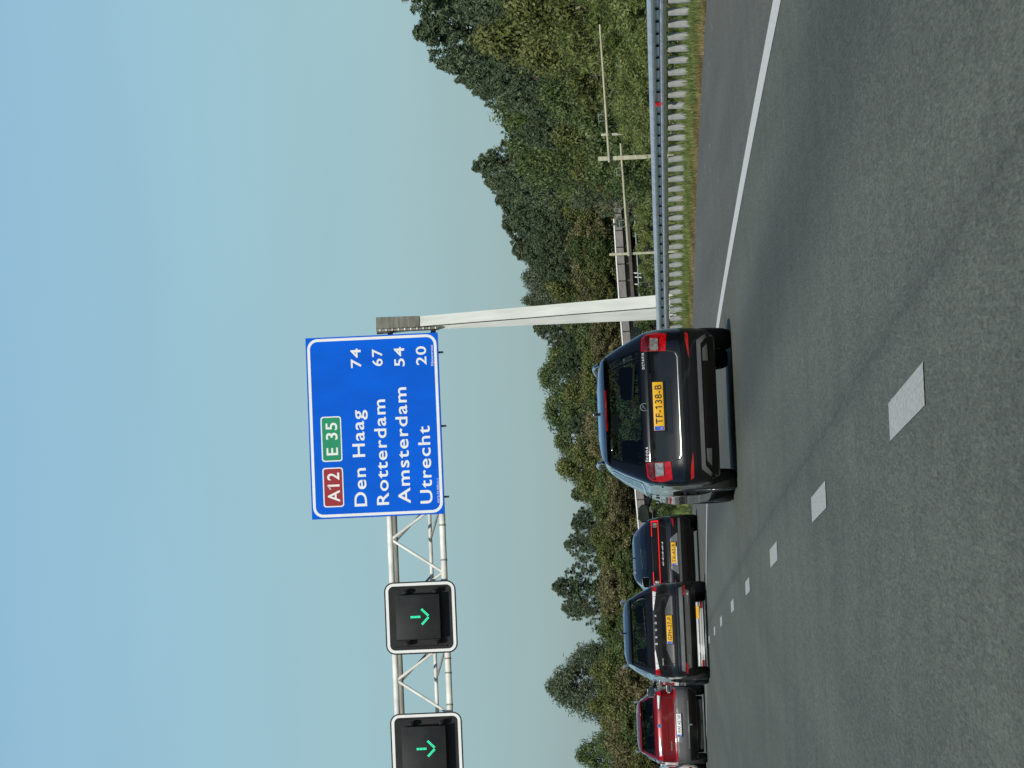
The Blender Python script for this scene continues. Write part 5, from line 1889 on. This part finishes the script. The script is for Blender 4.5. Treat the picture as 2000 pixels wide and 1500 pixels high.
# ---------------------------------------------------------------- graphite family SUV
car = place(273, 1370, 95.5, R(5.6), 'suv_car', 'dark graphite SUV with plate GPH-27-P and pale wedge-shaped tail lamps')
car.scale = (1.075, 1.05, 1.05)
sh = Shell([(0.215, 0.82, 0.16, 4.2), (0.30, 0.90, 0.05, 4.36), (0.45, 0.925, 0.0, 4.39), (0.60, 0.93, 0.0, 4.39), (0.66, 0.93, 0.05, 4.36), (0.76, 0.925, 0.055, 4.3), (0.86, 0.915, 0.03, 4.1),
            (1.02, 0.885, 0.02, 3.45), (1.06, 0.865, 0.06, 3.3), (1.14, 0.825, 0.11, 3.12), (1.30, 0.745, 0.22, 2.85), (1.425, 0.665, 0.31, 2.58), (1.445, 0.65, 0.21, 2.5),
            (1.46, 0.645, 0.20, 2.46), (1.53, 0.61, 0.44, 2.32), (1.565, 0.55, 0.62, 2.15), (1.59, 0.40, 0.85, 1.95), (1.60, 0.16, 1.1, 1.6)],
           tp=0.935, cx=0.24, cy=0.20, bow=0.06, wheels=(0.90, 3.54), wr=0.34)
rw = [(-0.66, 1.16), (0.66, 1.16), (0.655, 1.20), (0.575, 1.40), (0.54, 1.43), (-0.54, 1.43), (-0.575, 1.40), (-0.655, 1.20)]
sws = [[(0.58, 1.18), (1.15, 1.14), (1.15, 1.40), (0.85, 1.40)], [(1.20, 1.14), (1.95, 1.13), (1.95, 1.44), (1.22, 1.43)], [(2.02, 1.13), (2.86, 1.12), (2.42, 1.40), (2.02, 1.44)]]
build_shell(car, sh, M['paint_graphite'], M['plastic'], 0.42, rw, sws, 1.16, 1.43, (1.15, 1.44))
seats(car, 1.10)
mr = sh.m_rear
add_wheels(car, sh, 0.785, 0.225)
patch('bumper_lower', [(-0.83, 0.228), (0.83, 0.228), (0.86, 0.36), (0.85, 0.43), (-0.85, 0.43), (-0.86, 0.36)], mr, 0.012, M['plastic'], car)
patch('bumper_trim', [(-0.78, 0.455), (0.78, 0.455), (0.76, 0.525), (-0.76, 0.525)], mr, 0.020, M['dull_silver'], car)  # trim strip, its pale grey also painting the light reflected on the bumper
patch('bumper_top', [(-0.84, 0.60), (0.84, 0.60), (0.84, 0.625), (-0.84, 0.625)], mr, 0.022, M['paint_graphite'], car, 0.03)
patch('bumper_panel', [(-0.70, 0.33), (0.70, 0.33), (0.74, 0.42), (-0.74, 0.42)], mr, 0.016, M['grey_plastic'], car)
for sg in (-1, 1):
    f = (lambda q: q) if sg > 0 else mirx
    patch('bumper_reflector', f([(0.62, 0.405), (0.81, 0.405), (0.81, 0.438), (0.62, 0.438)]), mr, 0.020, M['reflector'], car)
    patch('exhaust_trim', f([(0.46, 0.350), (0.66, 0.350), (0.66, 0.376), (0.46, 0.376)]), mr, 0.024, M['chrome'], car)
    patch('tail_light', f([(0.66, 0.985), (0.70, 0.945), (0.80, 0.93), (0.83, 0.955), (0.815, 1.015), (0.66, 1.02)]), mr, 0.012, M['lamp_red'], car, 0.02, 0.025)
    patch('lamp_lens', f([(0.355, 1.005), (0.70, 0.948), (0.72, 1.012), (0.40, 1.018)]), mr, 0.018, M['lamp_white'], car, 0.02, 0.025)
    patch('lamp_strip', f([(0.38, 1.019), (0.82, 1.017), (0.815, 1.030), (0.40, 1.031)]), mr, 0.016, M['lamp_dark'], car, 0.02, 0.025)
    ribbon('lamp_gap', f([(0.615, 0.94), (0.615, 1.02)]), 0.009, mr, 0.020, M['joint'], car)
patch('window_base_band', [(-0.70, 1.036), (0.70, 1.036), (0.67, 1.158), (-0.67, 1.158)], mr, 0.006, M['gloss_black'], car, 0.01)
patch('tailgate_dark_band', [(-0.72, 0.80), (0.72, 0.80), (0.74, 0.865), (-0.74, 0.865)], mr, 0.004, M['gloss_black'], car, 0.006)  # flat black band laid across the tailgate
patch('plate_recess', [(-0.62, 0.655), (0.62, 0.655), (0.60, 0.70), (0.36, 0.795), (-0.36, 0.795), (-0.60, 0.70)], mr, 0.005, M['grey_plastic'], car, 0.008)
number_plate(car, 0.0, float(sh.rear(0, 0.72)) - 0.020, 0.725, 'GPH-27-P', M['plate_yellow'], 0.42)
for i, ch in enumerate('ŠKODA'):
    x = -0.25 + 0.128 * i
    badge(car, sh, ch, x - 0.020, x + 0.020, 0.962, 0.036, name='badge_letter')
badge(car, sh, 'KAROQ', -0.64, -0.52, 0.865, 0.018)
ribbon('rear_wiper', [(-0.05, 1.175), (0.42, 1.20)], 0.02, mr, 0.028, M['plastic'], car, 0.014)
ribbon('tailgate_seam', [(-0.60, 1.03), (-0.635, 0.90), (-0.66, 0.72), (-0.60, 0.640), (0.60, 0.640), (0.66, 0.72), (0.635, 0.90), (0.60, 1.03)], 0.011, mr, 0.008, M['joint'], car)
patch('spoiler', [(-0.60, 1.452), (0.60, 1.452), (0.575, 1.52), (-0.575, 1.52)], mr, 0.006, M['paint_graphite'], car, 0.03)
for sg in (-1, 1):
    bm = bmesh.new()
    pr = None
    for (y, z, x) in ((0.55, 1.535, 0.600), (0.75, 1.600, 0.595), (1.4, 1.625, 0.600), (2.0, 1.60, 0.59), (2.2, 1.54, 0.575)):
        c = Vector((sg * x, y, z))
        if pr is not None:
            bm_tube(bm, pr, c, 0.020, n=8)
        pr = c
    from_bm('roof_rail', bm, M['silver'], car, 50)
    side_mirror(car, sg, 1.03, 2.85, 1.13, M['silver'], 0.22, 0.18)
    ribbon('sill_strip', [(1.3, 0.47), (3.2, 0.47)], 0.03, sh.m_side(sg), 0.012, M['chrome'], car)
    ribbon('window_line', [(0.5, 1.09), (1.5, 1.10), (2.95, 1.08)], 0.018, sh.m_side(sg), 0.005, M['chrome'], car)
    ribbon('door_seam', [(1.17, 1.08), (1.25, 0.75), (1.32, 0.45)], 0.010, sh.m_side(sg), 0.0015, M['joint'], car)
    for y in (1.40, 2.15):
        patch('door_handle', rrect(y, 0.945, y + 0.18, 0.975, 0.012, 3), sh.m_side(sg), 0.03, M['chrome'], car)
bm = bmesh.new(); bm_box(bm, (0, 0.75, 1.61), (0.03, 0.14, 0.07), 0.012)
from_bm('roof_aerial', bm, M['gloss_black'], car, 40)
headlights(car, sh, 0.74, 0.88)

# ---------------------------------------------------------------- red compact SUV
car = place(86, 1375, 111.0, R(4.0), 'compact_car', 'red compact SUV with grey lower bumper and white number plate')
sh = Shell([(0.20, 0.82, 0.18, 4.0), (0.32, 0.90, 0.06, 4.12), (0.48, 0.93, 0.0, 4.15), (0.66, 0.93, 0.0, 4.15), (0.70, 0.925, 0.045, 4.1), (0.86, 0.915, 0.03, 3.9),
            (1.02, 0.90, 0.00, 3.3), (1.12, 0.87, 0.03, 3.15), (1.18, 0.83, 0.12, 3.0), (1.32, 0.75, 0.28, 2.72), (1.46, 0.655, 0.44, 2.42), (1.482, 0.64, 0.33, 2.38), (1.495, 0.63, 0.31, 2.35), (1.555, 0.58, 0.56, 2.15),
            (1.58, 0.48, 0.74, 2.0), (1.592, 0.28, 0.9, 1.8), (1.597, 0.12, 1.2, 1.5)],
           tp=0.93, cx=0.26, cy=0.22, bow=0.08, wheels=(0.85, 3.38), wr=0.335)
rw = [(-0.68, 1.185), (0.68, 1.185), (0.66, 1.24), (0.56, 1.44), (0.53, 1.468), (-0.53, 1.468), (-0.56, 1.44), (-0.66, 1.24)]
sws = [[(0.75, 1.20), (1.70, 1.17), (1.70, 1.44), (1.1, 1.42)], [(1.78, 1.17), (2.72, 1.16), (2.3, 1.40), (1.78, 1.44)]]
build_shell(car, sh, M['paint_red'], M['grey_plastic'], 0.66, rw, sws, 1.18, 1.47, (1.19, 1.45))
seats(car, 1.12, 1.05, 2.1)
mr = sh.m_rear
add_wheels(car, sh, 0.79)
patch('bumper_mid', [(-0.80, 0.40), (0.80, 0.40), (0.84, 0.655), (0.60, 0.675), (0.50, 0.70), (-0.50, 0.70), (-0.60, 0.675), (-0.84, 0.655)], mr, 0.010, M['grey_plastic'], car)
patch('plate_recess', [(-0.42, 0.555), (0.42, 0.555), (0.36, 0.692), (-0.36, 0.692)], mr, 0.016, M['dull_silver'], car)
patch('bumper_trim', [(-0.55, 0.385), (0.55, 0.385), (0.55, 0.415), (-0.55, 0.415)], mr, 0.022, M['silver'], car)
patch('bumper_lower', [(-0.80, 0.21), (0.80, 0.21), (0.83, 0.38), (-0.83, 0.38)], mr, 0.012, M['plastic'], car)
number_plate(car, 0.0, float(sh.rear(0, 0.62)) - 0.030, 0.622, 'WAF AE 161', M['plate_white'], 0.42)
for sg in (-1, 1):
    f = (lambda q: q) if sg > 0 else mirx
    patch('tail_light', f([(0.66, 1.005), (0.77, 1.00), (0.80, 1.04), (0.775, 1.105), (0.66, 1.10)]), mr, 0.020, M['lamp_red'], car, 0.02, 0.025)
    patch('lamp_lens', f([(0.37, 1.062), (0.68, 1.035), (0.70, 1.092), (0.40, 1.085)]), mr, 0.022, M['lamp_white'], car, 0.02, 0.025)
    patch('lamp_surround', f([(0.35, 1.045), (0.66, 1.000), (0.66, 1.035), (0.37, 1.060)]), mr, 0.014, M['lamp_dark'], car, 0.02, 0.025)
    patch('bumper_reflector', f([(0.62, 0.68), (0.84, 0.665), (0.85, 0.705), (0.60, 0.71)]), mr, 0.012, M['reflector'], car)
    side_mirror(car, sg, 1.02, 2.7, 1.17, M['paint_red'])
    bm = bmesh.new()
    pr = None
    for (y, z, x) in ((0.62, 1.545, 0.575), (0.85, 1.60, 0.57), (1.5, 1.62, 0.575), (2.0, 1.59, 0.56), (2.15, 1.54, 0.55)):
        c = Vector((sg * x, y, z))
        if pr is not None:
            bm_tube(bm, pr, c, 0.020, n=8)
        pr = c
    from_bm('roof_rail', bm, M['silver'], car, 50)
    ribbon('window_line', [(0.6, 1.135), (1.7, 1.14), (2.8, 1.12)], 0.020, sh.m_side(sg), 0.005, M['chrome'], car)
emblem(car, sh, 0, 1.07, 0.048, M['chrome'], M['plate_blue'])
ribbon('chrome_strip', [(-0.58, 0.805), (-0.36, 0.805)], 0.018, mr, 0.010, M['chrome'], car)
ribbon('tailgate_seam', [(-0.62, 1.16), (-0.66, 0.98), (-0.62, 0.76), (-0.56, 0.72), (0.56, 0.72), (0.62, 0.76), (0.66, 0.98), (0.62, 1.16)], 0.011, mr, 0.003, M['joint'], car)
ribbon('body_crease', [(-0.62, 0.885), (0.62, 0.885)], 0.022, mr, 0.010, M['paint_red'], car, 0.014)
patch('spoiler', [(-0.595, 1.485), (0.595, 1.485), (0.55, 1.545), (-0.55, 1.545)], mr, 0.006, M['paint_red'], car, 0.03)
ribbon('rear_wiper', [(-0.04, 1.20), (0.38, 1.215)], 0.018, mr, 0.026, M['plastic'], car, 0.014)
bm = bmesh.new()
bm_tube(bm, (0.0, 0.0, 0.34), (0.0, -0.10, 0.33), 0.018, n=8)
bm_tube(bm, (0.0, -0.10, 0.33), (0.0, -0.10, 0.41), 0.022, 0.026, 8)
from_bm('tow_ball', bm, M['silver'], car, 40)
headlights(car, sh, 0.78, 0.92)

box('underbody_shade_block', (0, 2.0, 0.145), (1.30, 2.6, 0.16), M['rubber'], car, 0.03)  # added dark blocks that stand for the shadowed gap below this car
box('exhaust_shade_block', (0, 0.45, 0.135), (1.15, 0.35, 0.14), M['rubber'], car, 0.04)
# ---------------------------------------------------------------- silver and white cars further on, seen past the others
def far_car(u, v, D, yaw, paint, name, label, plate=None, low=0.0):
    car = place(u, v, D, yaw, name, label)
    sh = Shell([(0.17 - 1.5 * low, 0.80, 0.06, 4.2), (0.30 - 2 * low, 0.885, 0.03, 4.36), (0.45 - 2 * low, 0.90, 0.0, 4.4), (0.62, 0.905, 0.0, 4.4), (0.75, 0.90, 0.04, 4.3), (0.95, 0.87, 0.03, 3.4),
                (1.02, 0.84, 0.07, 3.2), (1.22, 0.735, 0.24, 2.8), (1.36, 0.635, 0.38, 2.45), (1.42, 0.57, 0.36, 2.2), (1.45, 0.42, 0.62, 2.0), (1.465, 0.15, 1.1, 1.6)],
               tp=0.935, cx=0.24, cy=0.20, bow=0.07, wheels=(0.9, 3.5), wr=0.32)
    rw = [(-0.62, 1.0), (0.62, 1.0), (0.54, 1.31), (-0.54, 1.31)]
    sws = [[(0.8, 1.0), (1.8, 0.99), (1.8, 1.32), (1.1, 1.31)], [(1.87, 0.99), (2.85, 0.98), (2.4, 1.28), (1.87, 1.32)]]
    build_shell(car, sh, paint, paint, 0.3, rw, sws, 1.0, 1.31, (1.02, 1.33))
    seats(car, 0.96)
    add_wheels(car, sh, 0.765)
    mr = sh.m_rear
    patch('bumper_lower', [(-0.80, 0.18 - low), (0.80, 0.18 - low), (0.80, 0.22 - low), (-0.80, 0.22 - low)], mr, 0.010, M['plastic'] if not low else paint, car)
    patch('bumper_trim', [(-0.72, 0.235 - low), (0.72, 0.235 - low), (0.72, 0.265 - low), (-0.72, 0.265 - low)], mr, 0.016, M['chrome'], car)
    for sg in (-1, 1):
        f = (lambda q: q) if sg > 0 else mirx
        patch('tail_light', f([(0.58, 0.74), (0.79, 0.72), (0.80, 0.90), (0.60, 0.90)]), mr, 0.012, M['lamp_red'], car)
        patch('bumper_reflector', f([(0.55, 0.36 - 3.4 * low), (0.78, 0.36 - 3.4 * low), (0.78, 0.42 - 3.4 * low), (0.55, 0.42 - 3.4 * low)]), mr, 0.012, M['reflector'], car)
        side_mirror(car, sg, 1.0, 2.85, 1.03, paint)
    if plate:
        box('number_plate', (0.46, float(sh.rear(0.46, 0.2)) - 0.014, 0.20), (0.26, 0.01, 0.11), M['plate_yellow'], car)
    ribbon('tailgate_seam', [(-0.58, 0.95), (-0.60, 0.68), (0.60, 0.68), (0.58, 0.95)], 0.012, mr, 0.003, M['joint'], car)
    headlights(car, sh, 0.64, 0.78)
    if low:
        car.scale = (1.0, 1.0, 0.80)      # a flat sports car
    return car

far_car(262, 1375, 102.8, R(6), M['paint_silver'], 'silver_car', 'silver car glimpsed low down under the graphite SUV, only its bumper showing', True, low=0.09)
far_car(-62, 1380, 114.0, R(4), M['paint_white'], 'white_car', 'white car mostly outside the photo beside the red compact SUV')
